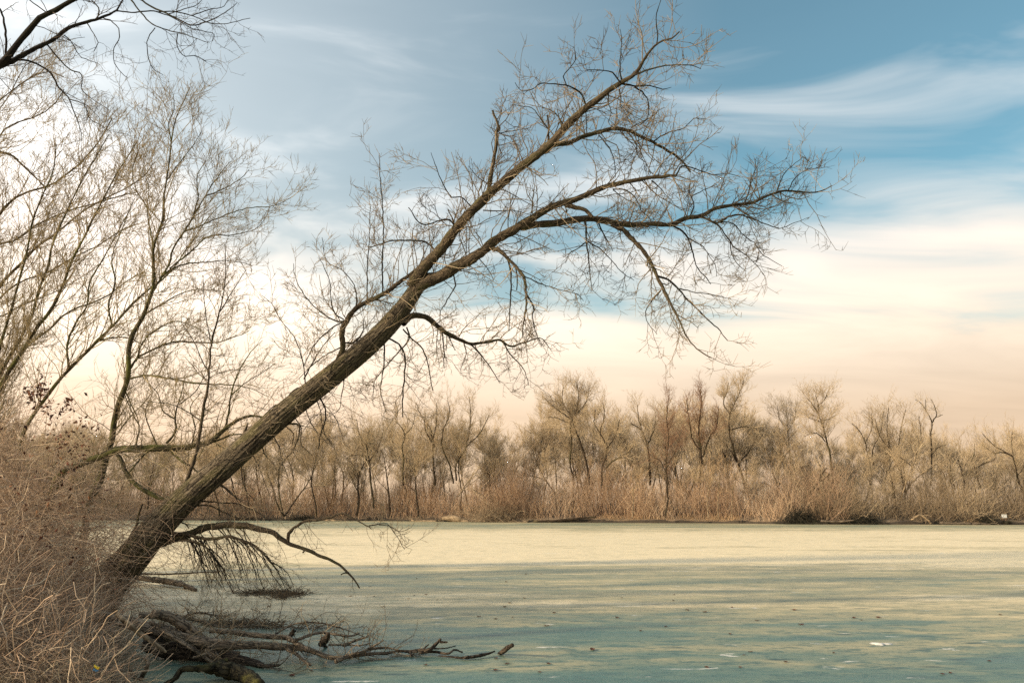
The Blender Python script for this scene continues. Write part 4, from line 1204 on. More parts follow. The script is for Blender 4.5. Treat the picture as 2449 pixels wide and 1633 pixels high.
# twiggy litter where the hanging shoots touch the ice
gk = Geo()
for (px, py, sx, m) in [(640, 1418, 34, 150), (690, 1420, 26, 150), (600, 1420, 22, 60), (676, 1428, 18, 90), (650, 1500, 90, 160), (560, 1490, 60, 140)]:
    pp = np.stack([px + rb.normal(size=m) * sx, py + rb.normal(size=m) * 2.4], 1)
    c0 = on_plane(pp, 0.02)
    d = norm(np.stack([rb.normal(size=m), rb.normal(size=m), np.abs(rb.normal(size=m)) * 0.28], 1))
    P = c0[:, None] + d[:, None] * (np.linspace(0, 1, 4)[None, :, None] * (0.12 + 0.3 * rb.random(m))[:, None, None]) + rb.normal(size=(m, 4, 3)) * 0.025
    P[..., 2] = np.maximum(P[..., 2], 0.008)
    gk.tubes(P, np.full((m, 4), 0.005), 3, tint=0.35 + 0.65 * rb.random(m))
link('twig_litter', gk.mesh('twig_litter', bark=False), M_TWIGDARK, None, kind='stuff', label='dark twig litter lying on the ice under the hanging shoots', category='twigs')


# fallen leaves frozen on the ice
def ice_leaf_mesh(seed):
    r = np.random.default_rng(seed)
    n = 9
    a = np.linspace(0, 2 * math.pi, n, endpoint=False)
    rad = 0.055 * (0.55 + 0.5 * r.random(n))
    v = np.stack([np.cos(a) * rad * 1.5, np.sin(a) * rad, 0.012 + 0.035 * r.random(n)], 1)
    v = np.concatenate([v, [[0, 0, 0.004]]])
    i = np.arange(n)
    return Geo().raw(v, tri=np.stack([np.full(n, n), i, (i + 1) % n], 1), tint=0.25).mesh('fallen_leaf', smooth=False, bark=False)


leaf_protos = [ice_leaf_mesh(s) for s in range(4)]
leafpx = S('4', (1165, 831), (1480, 827), (840, 889), (1230, 945), (1150, 950), (1110, 973), (1310, 982), (1820, 1003), (1787, 1030), (2040, 800), (1935, 802), (1795, 856), (625, 853), (700, 956), (865, 958), (465, 977), (130, 1028), (935, 1028), (1925, 970), (2130, 1073), (1600, 1100), (1720, 1115), (1840, 1105), (795, 1175), (2080, 1165), (1725, 1392), (1720, 1477), (2030, 1490), (2090, 1430), (1800, 1430), (290, 1515), (1230, 1440), (430, 1480))
leafpx += [(1400 + x / 2.242, 1200 + y / 2.242) for x, y in [(475, 497), (470, 528), (195, 513), (785, 565), (640, 590), (550, 580), (170, 621), (920, 635), (1155, 657), (1120, 580), (1440, 622), (775, 707), (1480, 632), (1570, 620), (850, 820), (885, 803), (650, 886), (830, 886), (1915, 923), (1955, 916), (2165, 852), (1330, 808), (1075, 858), (35, 792), (2225, 604), (295, 690), (430, 668)]]
lp = on_plane(leafpx, 0.004)
for i, p in enumerate(lp):
    o = link('fallen_leaf', leaf_protos[i % 4], M_LEAF, None, label='small dark curled leaf frozen onto the open ice', category='leaf', group='leaves scattered on the ice')
    o.location = tuple(p)
    o.rotation_euler = (0, 0, random.random() * 6.28)
    s = 0.45 + 0.5 * random.random()
    o.scale = (s, s, s * 0.6)

# ragged patch of leftover snow
sp_px = on_plane([(1400 + 1585 / 2.242, 1200 + 763 / 2.242)])[0]
a = np.linspace(0, 2 * math.pi, 26, endpoint=False)
r_ = 1 + 0.35 * np.sin(3 * a + 1) + 0.25 * np.sin(7 * a) + 0.15 * rb.normal(size=26)
outer = np.stack([0.19 * r_ * np.cos(a), 0.12 * r_ * np.sin(a), np.full(26, 0.003)], 1)
inner = np.stack([0.14 * r_ * np.cos(a), 0.085 * r_ * np.sin(a), 0.022 + 0.012 * rb.random(26)], 1)
i = np.arange(26)
q = np.stack([i, (i + 1) % 26, 26 + (i + 1) % 26, 26 + i], 1)
g = Geo().raw(np.concatenate([outer, inner, [[0, 0, 0.03]]]), q, np.stack([np.full(26, 52), 26 + i, 26 + (i + 1) % 26], 1))
o = link('snow_patch', g.mesh('snow_patch', bark=False), plain_mat('old_snow', (0.66, 0.63, 0.57), 0.7), None, label='small ragged white scrap of snow left on the open ice', category='snow')
o.location = tuple(sp_px)
o.scale = (0.75, 0.6, 0.7)


# scrap of litter in the grass
def slab(w, d, h, nx=4, warp=0.0, seed=0):
    r = np.random.default_rng(seed)
    xs_ = np.linspace(-w / 2, w / 2, nx + 1)
    v, q = [], []
    for x in xs_:
        z = r.normal() * warp
        v += [(x, -d / 2, z), (x, d / 2, z + r.normal() * warp), (x, d / 2, z + h), (x, -d / 2, z + h)]
    v = np.array(v)
    for k in range(nx):
        b = k * 4
        for e in range(4):
            q.append((b + e, b + (e + 1) % 4, b + 4 + (e + 1) % 4, b + 4 + e))
    q.append((3, 2, 1, 0))
    b = nx * 4
    q.append((b, b + 1, b + 2, b + 3))
    return v, np.array(q)


lit = on_plane(S('3', (680, 1468)), 0.42)[0]
lt = thing('litter_scrap', 'scrap of yellow and blue wrapper caught in the dead grass', 'litter', tuple(lit))
lt.scale = (0.7, 0.7, 0.6)
v, q = slab(0.085, 0.03, 0.035, 4, 0.012, 3)
link('yellow_fold', Geo().raw(v, q).mesh('yellow_fold', smooth=False, bark=False), plain_mat('yellow_wrap', (0.62, 0.46, 0.03), 0.4), lt).location = (0, 0, 0.02)
v, q = slab(0.075, 0.025, 0.025, 4, 0.01, 4)
link('blue_fold', Geo().raw(v, q).mesh('blue_fold', smooth=False, bark=False), plain_mat('blue_wrap', (0.05, 0.22, 0.42), 0.4), lt).location = (-0.012, -0.004, -0.025)

# ------------------------------------------------------------------ the wood across the pond
FAR_D = {}


def gen_tree(seed, H, kind):
    """returns bark Geo, twig Geo of a bare broadleaf tree of height H standing at the origin"""
    r = np.random.default_rng(seed)
    gb, gt = Geo(), Geo()
    nst = {'multi': 4, 'vase': 1, 'round': 1, 'narrow': 1, 'thin': 2}[kind]
    K = 14
    th = {'multi': 0.82, 'vase': 0.62, 'round': 0.66, 'narrow': 0.9, 'thin': 0.85}[kind] * H
    P = np.zeros((nst, K, 3))
    d = norm(np.stack([r.normal(size=nst) * (0.28 if nst > 1 else 0.07), r.normal(size=nst) * (0.28 if nst > 1 else 0.07), np.ones(nst)], 1))
    P[:, 0, :2] = r.normal(size=(nst, 2)) * 0.15 * (nst > 1)
    P[:, 0, 2] = -0.2
    for k in range(1, K):
        d = d + r.normal(size=(nst, 3)) * 0.085
        d[:, 2] += 0.05
        d = norm(d)
        P[:, k] = P[:, k - 1] + d * th / (K - 1)
    r0 = H * {'multi': 0.009, 'vase': 0.0105, 'round': 0.0105, 'narrow': 0.0085, 'thin': 0.005}[kind]
    R = r0 * (1 - 0.82 * np.linspace(0, 1, K) ** 0.9)[None] * (0.8 + 0.4 * r.random(nst))[:, None]
    gb.tubes(P, R, 7, tint=r.random(nst))
    nb = {'multi': 6, 'vase': 12, 'round': 14, 'narrow': 15, 'thin': 7}[kind]
    ang = {'multi': (18, 40), 'vase': (20, 42), 'round': (30, 62), 'narrow': (28, 55), 'thin': (25, 50)}[kind]
    ll = {'multi': (0.18, 0.36), 'vase': (0.26, 0.44), 'round': (0.22, 0.38), 'narrow': (0.12, 0.24), 'thin': (0.12, 0.26)}[kind]
    A, RA, _ = grow(r, P, R, nb, (ll[0] * H, ll[1] * H), ang, 9, (0.32, 1.0), 0.52, 1, 0.22, 0.30, 0.12, 0.1, len_t=0.25)
    gb.tubes(A, RA, 5, tint=r.random(len(A)))
    B, RB, _ = grow(r, A, RA, 8, (0.08 * H, 0.18 * H), (22, 55), 5, (0.15, 1.0), 0.6, 1, 0.3, 0.4, 0.15, 0.08, rmin=0.014, len_t=0.2)
    gt.tubes(B, RB, 3, tint=r.random(len(B)))
    C, RC, _ = grow(r, B, RB, 7, (0.04 * H, 0.10 * H), (20, 52), 3, (0.15, 1.0), 0.6, 0.016, 0.5, 0.35, 0.15, 0.1, rmin=0.012)
    gt.tubes(C, RC, 3, tint=r.random(len(C)))
    D, RD, _ = grow(r, C, RC, 4.0, (0.018 * H, 0.055 * H), (15, 48), 2, (0.2, 1.0), 0.7, 0.013, 0.6, 0.3, 0.12, 0.1, rmin=0.0105)
    gt.tubes(D, RD, 3, tint=r.random(len(D)))
    top = max(v[:, 2].max() for v in gt.v)
    return gb, gt, top


KINDS = [('multi', 201, 'bare many-stemmed tree in the wood across the pond'),
         ('vase', 202, 'vase-crowned bare tree in the wood across the pond'),
         ('round', 203, 'round-crowned bare tree in the wood across the pond'),
         ('narrow', 204, 'narrow bare tree in the wood across the pond'),
         ('vase', 205, 'high-forked bare tree in the wood across the pond'),
         ('round', 206, 'low spreading bare tree in the wood across the pond'),
         ('thin', 207, 'young twin-stemmed bare tree in the wood across the pond')]
PROTO = []
for kind, seed, label in KINDS:
    gb, gt, top = gen_tree(seed, 14.0, kind)
    PROTO.append((gb.mesh('trunk'), gt.mesh('crown', bark=False), top, label))
CONT = np.array([(-200, 960), (200, 985), (400, 1000), (560, 985), (720, 955), (860, 975), (950, 950), (1060, 945), (1130, 955), (1200, 990), (1290, 965), (1370, 900), (1440, 950), (1540, 950), (1600, 930), (1680, 915), (1760, 912), (1830, 985), (1880, 965), (1960, 1000), (2020, 1050), (2100, 975), (2180, 965), (2260, 990), (2330, 1015), (2449, 1005), (2700, 990)], float)
rf = np.random.default_rng(303)


MARKS = [(60, 'the brambles'), (300, 'the slender bent tree'), (560, 'the leaning trunk'), (885, 'the pale-footed tree at the water'), (965, 'the zigzag pale trunk'), (1075, 'the fan-crowned tree'),
         (1195, 'the vine heap'), (1390, 'the tall rounded tree'), (1450, 'the crooked spreading tree'), (1545, 'the cross-limbed tree'), (1600, 'the dark tree at the reeds'), (1675, 'the russet vine-clasped tree'), (1770, 'the twin-tufted tree'),
         (1885, 'the pair of slim trunks'), (1985, 'the S-curved tree'), (2080, 'the lightly arched tree'), (2165, 'the clump of pale stems'), (2228, 'the antler-topped tree'), (2340, 'the low-forked dark tree'), (2440, 'the tree bending back at the wood\'s end')]


def place_tree(px, dist, topy, proto, name='far_tree', group='trees of the far wood'):
    tm, cm, top, label = PROTO[proto]
    p = at_depth([(px, 1203)], dist)[0]
    base = np.array([p[0], p[1], 0.8])
    ht = at_depth([(px, topy)], dist)[0][2] - 0.8
    s = ht / top
    mark = min(MARKS, key=lambda m: abs(m[0] - px))[1]
    rel = 'in front of' if dist < 102 else ('close behind' if dist < 113 else ('a row behind' if dist < 127 else 'far behind'))
    label = label.split(' in the wood')[0] + ' ' + rel + ' ' + mark
    root = thing(name, label, 'tree', tuple(base), group)
    root.rotation_euler = (0, 0, rf.random() * 6.28)
    w = s * (0.85 + 0.35 * rf.random())
    root.scale = (w, w, s)
    link('trunk', tm, M_FARBARK, root)
    link('crown', cm, M_FARTWIG, root)
    return root


px = -120
k = 0
while px < 2600:
    row = k % 3
    top = np.interp(px, CONT[:, 0], CONT[:, 1])
    pr = int(rf.integers(0, 7))
    dist = [103, 114, 130][row] + rf.random() * 9
    place_tree(px, dist, top + [34, 22, 30][row] * rf.random() + (8 if row == 2 else 4), pr)
    px += 17 + 20 * rf.random()
    k += 1
# lower understorey trees nearer the water
for px in np.arange(-60, 2520, 84):
    x = px + rf.normal() * 16
    yb = float(shore_y(at_depth([(x, 1203)], 97)[0][0])) + 3 + 3 * rf.random()
    place_tree(x, yb, 1055 + 45 * rf.random(), int(rf.choice([0, 6, 6, 5])))


# individually followed trees of the far bank
def far_traced(label, dist, stems, seed, density=(3.6, 7.0, 2.6), bark=M_FARBARK, twig=M_FARTWIG, name='far_tree', foot=1160, **kw):
    limbs = {}
    r = np.random.default_rng(seed)
    for i, (px, w) in enumerate(stems):
        if i == 0 and foot:
            px = [(px[0][0], max(foot, px[0][1] + 4))] + list(px)
        limbs['s%d' % i] = Limb(px, [v * 0.72 for v in w], [dist, dist + r.normal() * 0.4, dist + (r.normal() * 1.6 if i else 0)], K=22, rough=0.5, seed=seed + i)
    args = dict(l1=(0.8, 2.9), l2=(0.4, 1.3), l3=(0.2, 0.65), up1=0.45, up=0.35, r=(0.028, 0.017, 0.0125), ang1=(25, 60), wig=0.14, t0=0.3, start_up=0.1)
    args.update(kw)
    return traced_tree(name, label, limbs, 's0', bark, twig, seed, density, sides=7, **args)


far_traced('tall bare tree with a broad rounded crown above the red shrubs', 104, [
    (S('7', (2085, 900), (2070, 780), (2030, 640), (1990, 530), (1960, 430), (1930, 390), (1895, 300), (1900, 220)), (9, 8, 7, 5, 3, 2)),
    (S('7', (1975, 880), (1950, 760), (1960, 600), (1955, 480), (1985, 410), (2010, 300), (1990, 180)), (7, 6, 5, 4, 2)),
    (S('7', (1960, 450), (1850, 370), (1770, 300)), (4, 3, 1.5)), (S('7', (1990, 420), (2060, 330), (2090, 210)), (4, 3, 1.5)), (S('7', (1950, 480), (1860, 440), (1790, 430)), (3, 2))], 401, density=(5.5, 9.0, 2.6), l1=(0.9, 2.9), ang1=(25, 68), t0=0.45, up=0.2)
far_traced('bare tree with a crooked trunk and spreading limbs beside the tall rounded tree', 102, [
    (S('7', (2170, 905), (2175, 800), (2210, 640), (2160, 540), (2190, 440), (2180, 330)), (8, 6, 5, 3, 2)),
    (S('7', (2195, 800), (2250, 740), (2330, 700), (2400, 640)), (6, 5, 3, 2)), (S('7', (2210, 660), (2270, 560), (2300, 450)), (4, 3, 2)), (S('7', (2170, 560), (2120, 470), (2130, 380)), (3, 2))], 402)
far_traced('bare tree standing at the water\'s edge with a pale lower trunk', 95, [
    (S('7', (568, 1035), (558, 960), (545, 880), (540, 750), (520, 640), (540, 520)), (8, 7, 6, 4, 2)),
    (S('7', (540, 750), (480, 700), (400, 705)), (3, 2)), (S('7', (540, 740), (600, 650), (640, 520)), (3, 2)), (S('7', (530, 660), (470, 560), (450, 450)), (3, 2))], 403, foot=1215)
far_traced('bare tree with a zigzag pale trunk left of the dense crown', 101, [
    (S('7', (775, 830), (780, 720), (770, 640), (790, 560), (760, 500), (725, 460), (740, 390), (720, 330)), (5, 5, 4, 3, 2)), (S('7', (785, 560), (840, 500), (860, 420)), (3, 2))], 404)
far_traced('broad many-limbed bare tree with a dense fanned crown', 105, [
    (S('7', (1000, 900), (990, 760), (985, 620), (970, 520), (900, 420), (870, 330)), (7, 6, 5, 3, 2)),
    (S('7', (1130, 900), (1100, 760), (1050, 640), (1060, 520), (1100, 420), (1090, 300)), (6, 5, 4, 3, 2)),
    (S('7', (1150, 880), (1150, 760), (1210, 660), (1240, 540), (1250, 400), (1240, 290)), (6, 5, 4, 3, 2)),
    (S('7', (1000, 640), (940, 540), (920, 430)), (4, 3, 2)), (S('7', (1220, 640), (1320, 540), (1380, 420)), (4, 3, 2)), (S('7', (985, 600), (1010, 470), (1010, 330)), (4, 3, 2))], 405, density=(3.2, 7.5, 3.6))
far_traced('bare tree with an S-curved trunk standing alone in a gap of the wood', 97, [
    (S('8', (1215, 800), (1215, 700), (1200, 580), (1180, 500), (1160, 420), (1130, 340), (1130, 280), (1115, 235)), (8.5, 7.5, 6.5, 5.5, 4, 2.5, 1.5)),
    (S('8', (1172, 510), (1150, 480), (1110, 460), (1050, 480)), (4, 3, 1.5)), (S('8', (1145, 385), (1200, 375), (1235, 350)), (3, 2)), (S('8', (1140, 390), (1080, 370), (1050, 340)), (3, 2)), (S('8', (1130, 300), (1170, 260), (1180, 230)), (3, 2)), (S('8', (1205, 590), (1240, 575)), (2, 1)), (S('8', (1130, 340), (1090, 280), (1060, 250)), (3, 1.5))], 406, density=(5.5, 9.0, 2.6), l1=(0.9, 2.9), ang1=(25, 68), t0=0.45, up=0.2)
far_traced('dark bare tree with a forked twin-tufted top', 103, [
    (S('8', (700, 780), (660, 650), (625, 540), (608, 470), (608, 350), (640, 280), (670, 210), (690, 150)), (10, 8, 7, 5, 4, 3, 2)),
    (S('8', (610, 350), (570, 280), (590, 220), (600, 160)), (4, 3, 2)), (S('8', (660, 640), (720, 570), (760, 500), (790, 440)), (6, 4, 3, 2)), (S('8', (650, 630), (610, 560), (560, 500)), (5, 3, 2)), (S('8', (615, 440), (700, 420), (760, 430)), (4, 2))], 407, density=(5.5, 9.0, 2.6), l1=(0.9, 2.9), ang1=(25, 68), t0=0.45, up=0.2)
far_traced('bare tree with a gnarled antler-like top above the grey thicket', 100, [
    (S('8', (1800, 760), (1806, 640), (1800, 460), (1808, 410), (1780, 340), (1740, 280), (1705, 258)), (6, 5.5, 5, 4, 3, 1.5)),
    (S('8', (1805, 400), (1832, 350), (1812, 280), (1800, 260)), (4, 3, 1.5)), (S('8', (1770, 320), (1765, 260)), (2.5, 1.5)), (S('8', (1825, 370), (1870, 350)), (2, 1.5)), (S('8', (1810, 580), (1850, 540), (1890, 530)), (3, 1.5))], 408, density=(1.4, 4.0, 2.0), l1=(0.4, 1.2))
far_traced('dark bare tree with a low wide fork in front of the tan shrubs', 98, [
    (S('e', (1220, 720), (1180, 600), (1145, 450), (1080, 320)), (6, 6, 5, 3)), (S('e', (1150, 440), (1260, 370), (1340, 335), (1430, 310), (1440, 200)), (5, 4, 3, 2)), (S('e', (1090, 330), (1130, 200), (1130, 60)), (3, 2))], 409, density=(2.0, 5, 2.4))
far_traced('russet bare tree clasped by reddish vines with a thick forked trunk', 101, [
    (S('8', (425, 780), (440, 650), (432, 540), (425, 420), (440, 270), (430, 200)), (12, 9, 7, 5, 3)), (S('8', (450, 600), (490, 480), (530, 420), (540, 300)), (6, 4, 3, 2)), (S('8', (432, 560), (390, 500), (370, 400), (350, 260)), (5, 4, 2))], 410, twig=M_FARTWIGR)
far_traced('bare tree with two dark crossing limbs over the shrub fringe', 103, [
    (S('8', (135, 720), (128, 600), (110, 500), (80, 440), (20, 400)), (8, 7, 5, 3)), (S('8', (120, 540), (160, 430), (170, 330)), (5, 3, 2)), (S('8', (100, 480), (70, 380), (60, 290)), (4, 3, 2))], 411)
far_traced('pair of slim dark trunks carrying one round bare crown', 106, [
    (S('8', (968, 710), (965, 600), (950, 450), (945, 330)), (5, 4, 3, 1.5)), (S('8', (935, 685), (915, 580), (905, 510), (870, 450)), (5, 4, 3, 1.5)), (S('8', (950, 450), (990, 380), (1000, 310)), (3, 1.5)), (S('8', (945, 440), (900, 370), (890, 300)), (3, 1.5))], 412, density=(5.5, 9.0, 2.6), l1=(0.9, 2.9), ang1=(25, 68), t0=0.45, up=0.2)
far_traced('dark bare tree whose trunk drops into the shrubs at the reed fringe', 94, [
    (S('8', (225, 950), (240, 860), (235, 760), (232, 640), (245, 500), (235, 380), (245, 250)), (6, 6, 5, 4, 3, 2)), (S('8', (235, 700), (190, 620), (150, 600)), (3, 2)), (S('8', (240, 640), (290, 560), (310, 470)), (3, 2))], 413, twig=M_FARTWIGR, foot=0)
far_traced('bare tree at the wood\'s end bending a long limb back over the shrubs', 97, [
    (S('e', (1860, 790), (1790, 600), (1740, 380), (1690, 250), (1600, 200), (1440, 100), (1330, 0), (1250, -90)), (8, 6, 5, 4, 3, 2)), (S('e', (1700, 260), (1560, 200), (1420, 200), (1250, 80)), (4, 3, 2)), (S('e', (1745, 400), (1690, 100), (1700, -100)), (4, 3, 2)), (S('e', (1780, 540), (1860, 440), (1900, 300)), (4, 3, 2))], 414)
far_traced('bare tree with a lightly arched trunk between the S-curved and antler-topped trees', 102, [
    (S('8', (1440, 660), (1425, 590), (1410, 510), (1370, 440), (1330, 400)), (5, 4, 3, 2)), (S('8', (1410, 520), (1450, 430), (1450, 350)), (3, 2)), (S('8', (1460, 650), (1455, 560), (1500, 460), (1520, 330)), (4, 3, 2))], 415)
far_traced('clump of pale stems fanning into a dense crown over the grey thicket', 98, [
    (S('8', (1650, 820), (1620, 700), (1560, 560), (1540, 430), (1550, 310)), (4, 4, 3, 2)), (S('8', (1650, 820), (1640, 680), (1610, 540), (1630, 400), (1650, 320)), (4, 4, 3, 2)), (S('8', (1655, 820), (1700, 640), (1740, 500), (1730, 360)), (4, 3, 2)), (S('8', (1640, 760), (1590, 600), (1500, 480), (1470, 380)), (4, 3, 2))], 416, density=(3.2, 7, 3.4))
far_traced('half-fallen dark trunk propped over an arched branch at the water side', 95, [
    (S('g', (1150, 960), (1200, 900), (1290, 810), (1370, 700), (1430, 600), (1520, 460)), (5, 9, 9, 7, 4)), (S('g', (1360, 790), (1460, 800), (1560, 840), (1700, 860), (1770, 920)), (5, 4, 4, 3)), (S('g', (1390, 690), (1480, 640), (1570, 560)), (5, 4, 3)), (S('g', (1420, 620), (1430, 480), (1350, 290)), (4, 3, 2)), (S('g', (1500, 560), (1470, 700), (1460, 790)), (3, 2))], 417, density=(1.2, 3.0, 1.5), name='half_fallen_tree', foot=0)
far_traced('pale smooth stem leaning steeply to the right out of the grey thicket', 93, [
    (S('e', (0, 970), (60, 800), (150, 550), (210, 400), (260, 260), (380, 110)), (5, 5, 4, 3, 2)), (S('e', (200, 420), (110, 330), (20, 270)), (3, 2)), (S('e', (220, 380), (250, 200), (250, 60)), (3, 2))], 418, bark=M_PALEBARK, density=(1.6, 4.5, 2.2), foot=0)
far_traced('long thin stem arching low over the shrubs beside the steeply leaning one', 93, [
    (S('e', (130, 760), (190, 650), (300, 550), (440, 450), (560, 370), (690, 280), (740, 230)), (4.5, 4, 3.5, 3, 2)), (S('e', (500, 400), (560, 380), (640, 520)), (2, 1.5))], 419, bark=M_PALEBARK, density=(1.4, 4, 2), foot=0)
far_traced('tight cluster of three pale upright stems above the tan shrubs', 94, [
    (S('e', (835, 930), (810, 750), (760, 560), (720, 380), (700, 200)), (4, 4, 3, 1.5)), (S('e', (845, 760), (800, 600), (770, 450), (780, 280)), (4, 3, 2)), (S('e', (870, 740), (900, 620), (960, 470), (1010, 360), (1090, 250)), (4, 4, 3, 2))], 420, bark=M_PALEBARK, density=(1.8, 4.5, 2.2), foot=0)
far_traced('two parallel bare poles slanting up from the driftwood bank', 92, [
    (S('e', (690, 1190), (800, 1090), (900, 1000), (1000, 890), (1130, 820)), (4, 3, 3, 2)), (S('e', (900, 1100), (1020, 990), (1100, 910), (1240, 780)), (4, 3.5, 3))], 421, bark=M_PALEBARK, density=(0.5, 2, 1), name='leaning_poles', foot=0)
far_traced('forked pale sapling slanting out of the brush above the shrub bank', 93, [
    (S('7', (1165, 990), (1200, 930), (1260, 850), (1330, 770)), (4, 4, 3, 2)), (S('7', (1215, 910), (1290, 830), (1310, 770)), (3, 2)), (S('7', (1190, 945), (1260, 940), (1330, 980)), (2, 1.5))], 422, bark=M_PALEBARK, density=(1.0, 3, 1), foot=0)
for i, (x, yb, yt) in enumerate([(480, 960, 640), (540, 960, 600), (620, 960, 660), (30, 960, 680)]):
    far_traced('slim pale sapling rising from the reed fringe below the russet tree', 93 + i * 0.4, [
        (S('8', (x, yb), (x - 6 + 4 * i, (yb + yt) / 2 + 60), (x + 6, (yb + yt) / 2 - 40), (x - 4, yt)), (3.6, 3, 2, 1)), (S('8', (x, (yb + yt) / 2), (x + 30, (yb + yt) / 2 - 80), (x + 60, yt + 20)), (2, 1.5, 1)), (S('8', (x, (yb + yt) / 2 - 10), (x - 30, (yb + yt) / 2 - 90), (x - 35, yt + 30)), (2, 1.5, 1))],
        430 + i, bark=M_PALEBARK, twig=M_REED, density=(1.6, 3.5, 2), foot=0, l1=(0.4, 1.3), name='pale_sapling')['group'] = 'pale saplings at the reed fringe'


# shrub belt
def brush(name, label, cat, segs, n, h, mat, seed, lean=0.18, r0=0.016, twigs=2.5, depth=(0.4, 7), K=5, wig=0.07, zoff=0.3, droop=0.0, tw_len=(0.25, 0.55), rt=0.011):
    r = np.random.default_rng(seed)
    g = Geo()
    tot = sum(b - a for a, b, *_ in segs)
    for seg in segs:
        a, b = seg[:2]
        hf = seg[2] if len(seg) > 2 else 1.0
        m = int(n * (b - a) / tot)
        px = a + (b - a) * r.random(m)
        dp = depth[0] + (depth[1] - depth[0]) * r.random(m) ** 1.2
        x0 = (px - 1224.5) / F_PX * 98
        y = shore_y(x0) + dp
        x = (px - 1224.5) / F_PX * y
        z = np.interp(dp, offs, hts)
        edge = np.clip(np.minimum(px - a, b - px) / 25.0 + 0.35, 0, 1)
        patch = 0.75 + 0.35 * np.sin(x * 0.9 + seed) * np.sin(x * 0.37 + 1.3 * seed) + 0.15 * np.sin(x * 2.3)
        L = (h[0] + (h[1] - h[0]) * r.random(m)) * hf * edge * patch * np.interp(dp, [0, 1.5, 4], [0.55, 0.85, 1.0])
        P = np.empty((m, K, 3)); P[:, 0] = np.stack([x, y, z - 0.1], 1)
        d = norm(np.stack([r.normal(size=m) * lean, r.normal(size=m) * lean, np.ones(m)], 1))
        for k in range(1, K):
            d = d + r.normal(size=(m, 3)) * wig
            d[:, 2] -= droop
            d = norm(d)
            P[:, k] = P[:, k - 1] + d * (L / (K - 1))[:, None]
        P[..., 2] = np.maximum(P[..., 2], 0.02)
        R = np.full(m, r0)[:, None] * (0.6 + 0.6 * r.random(m))[:, None] * np.linspace(1, 0.45, K)
        tint = np.clip(0.5 + 0.22 * np.sin(x * 0.55 + seed) + 0.2 * r.normal(size=m), 0, 1)
        g.tubes(P, R, 3, tint=tint)
        if twigs:
            A, RA, idx = grow(r, P, R, twigs, (tw_len[0] * L, tw_len[1] * L), (18, 45), 3, (0.25, 1.0), 0.7, rt, 0.6, 0.25, 0.12, 0.1, rmin=rt * 0.7)
            g.tubes(A, RA, 3, tint=np.clip(tint[idx] + 0.15 * r.normal(size=len(idx)), 0, 1))
    return link(name, g.mesh(name, bark=False), mat, None, kind='stuff', label=label, category=cat)


brush('red_shrub_thicket', 'reddish bare shrub thicket along the far bank', 'shrubs', [(150, 1270, 0.95), (1180, 1560, 1.15), (1500, 2010, 1.05)], 7000, (3.8, 6.2), M_BRUSH, 501, lean=0.3, wig=0.12, droop=0.03, depth=(0.4, 10), r0=0.022, rt=0.016, K=4, twigs=2.4)
brush('grey_shrub_thicket', 'grey brown arching shrub thicket along the far bank', 'shrubs', [(-150, 320, 1.1), (1860, 2560, 1.1), (1080, 1290, 0.5)], 5000, (3.0, 5.4), M_GREYBRUSH, 502, twigs=1.9, r0=0.02, rt=0.014, lean=0.4, wig=0.16, droop=0.09)
brush('understorey_brush', 'tall faint brushwood standing among the far trees', 'brushwood', [(-200, 2650)], 4000, (3.2, 6.4), M_FARTWIG, 503, depth=(8, 40), twigs=2.4, r0=0.022, rt=0.016, K=4)
brush('reed_fringe', 'strip of bright tan dry reeds at the edge of the far bank', 'reeds', [(1420, 1760, 1.0), (1240, 1300, 0.7), (2280, 2460, 0.5)], 2600, (0.5, 1.15), M_REED, 504, depth=(0.15, 1.4), twigs=0, lean=0.35, r0=0.014)
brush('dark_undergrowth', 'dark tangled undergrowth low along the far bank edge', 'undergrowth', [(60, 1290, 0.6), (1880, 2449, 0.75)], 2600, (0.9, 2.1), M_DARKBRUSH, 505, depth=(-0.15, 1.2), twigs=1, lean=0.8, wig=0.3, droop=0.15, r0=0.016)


# separate bushes at the edge
def bush(name, label, px, w, h, mat, seed, n=420, back=0.2, tangle=0.25):
    r = np.random.default_rng(seed)
    base = at_depth([(px, 1203)], 96)[0]
    base = np.array([(px - 1224.5) / F_PX * (shore_y(base[0]) + back), shore_y(base[0]) + back, 0.15])
    K = 7
    P = np.empty((n, K, 3))
    P[:, 0] = np.stack([r.normal(size=n) * w * 0.25, r.normal(size=n) * 0.3 + 0.2, np.zeros(n)], 1)
    d = norm(np.stack([r.normal(size=n) * 1.0 * w / h * 0.5, r.normal(size=n) * 0.5, 0.4 + r.random(n)], 1))
    L = h * (0.7 + 0.7 * r.random(n))
    for k in range(1, K):
        d = d + r.normal(size=(n, 3)) * tangle
        d[:, 2] -= 0.22
        d = norm(d)
        P[:, k] = P[:, k - 1] + d * (L / (K - 1))[:, None]
    P[..., 2] = np.maximum(P[..., 2], -0.1)
    g = Geo().tubes(P, np.full((n, K), 0.013) * np.linspace(1.2, 0.6, K), 3, tint=r.random(n))
    root = thing(name, label, 'bush', tuple(base))
    o = link('canes', g.mesh('canes', bark=False), mat, root)
    A, RA, _ = grow(r, P, np.full((n, K), 0.012), 3, (0.15 * h, 0.4 * h), (25, 70), 4, (0.2, 1), 0.8, 0.01, 0.6, -0.1, 0.3, rmin=0.008)
    A[..., 2] = np.maximum(A[..., 2], -0.1)
    link('twigs', Geo().tubes(A, RA, 3, tint=r.random(len(A))).mesh('twigs', bark=False), mat, o)


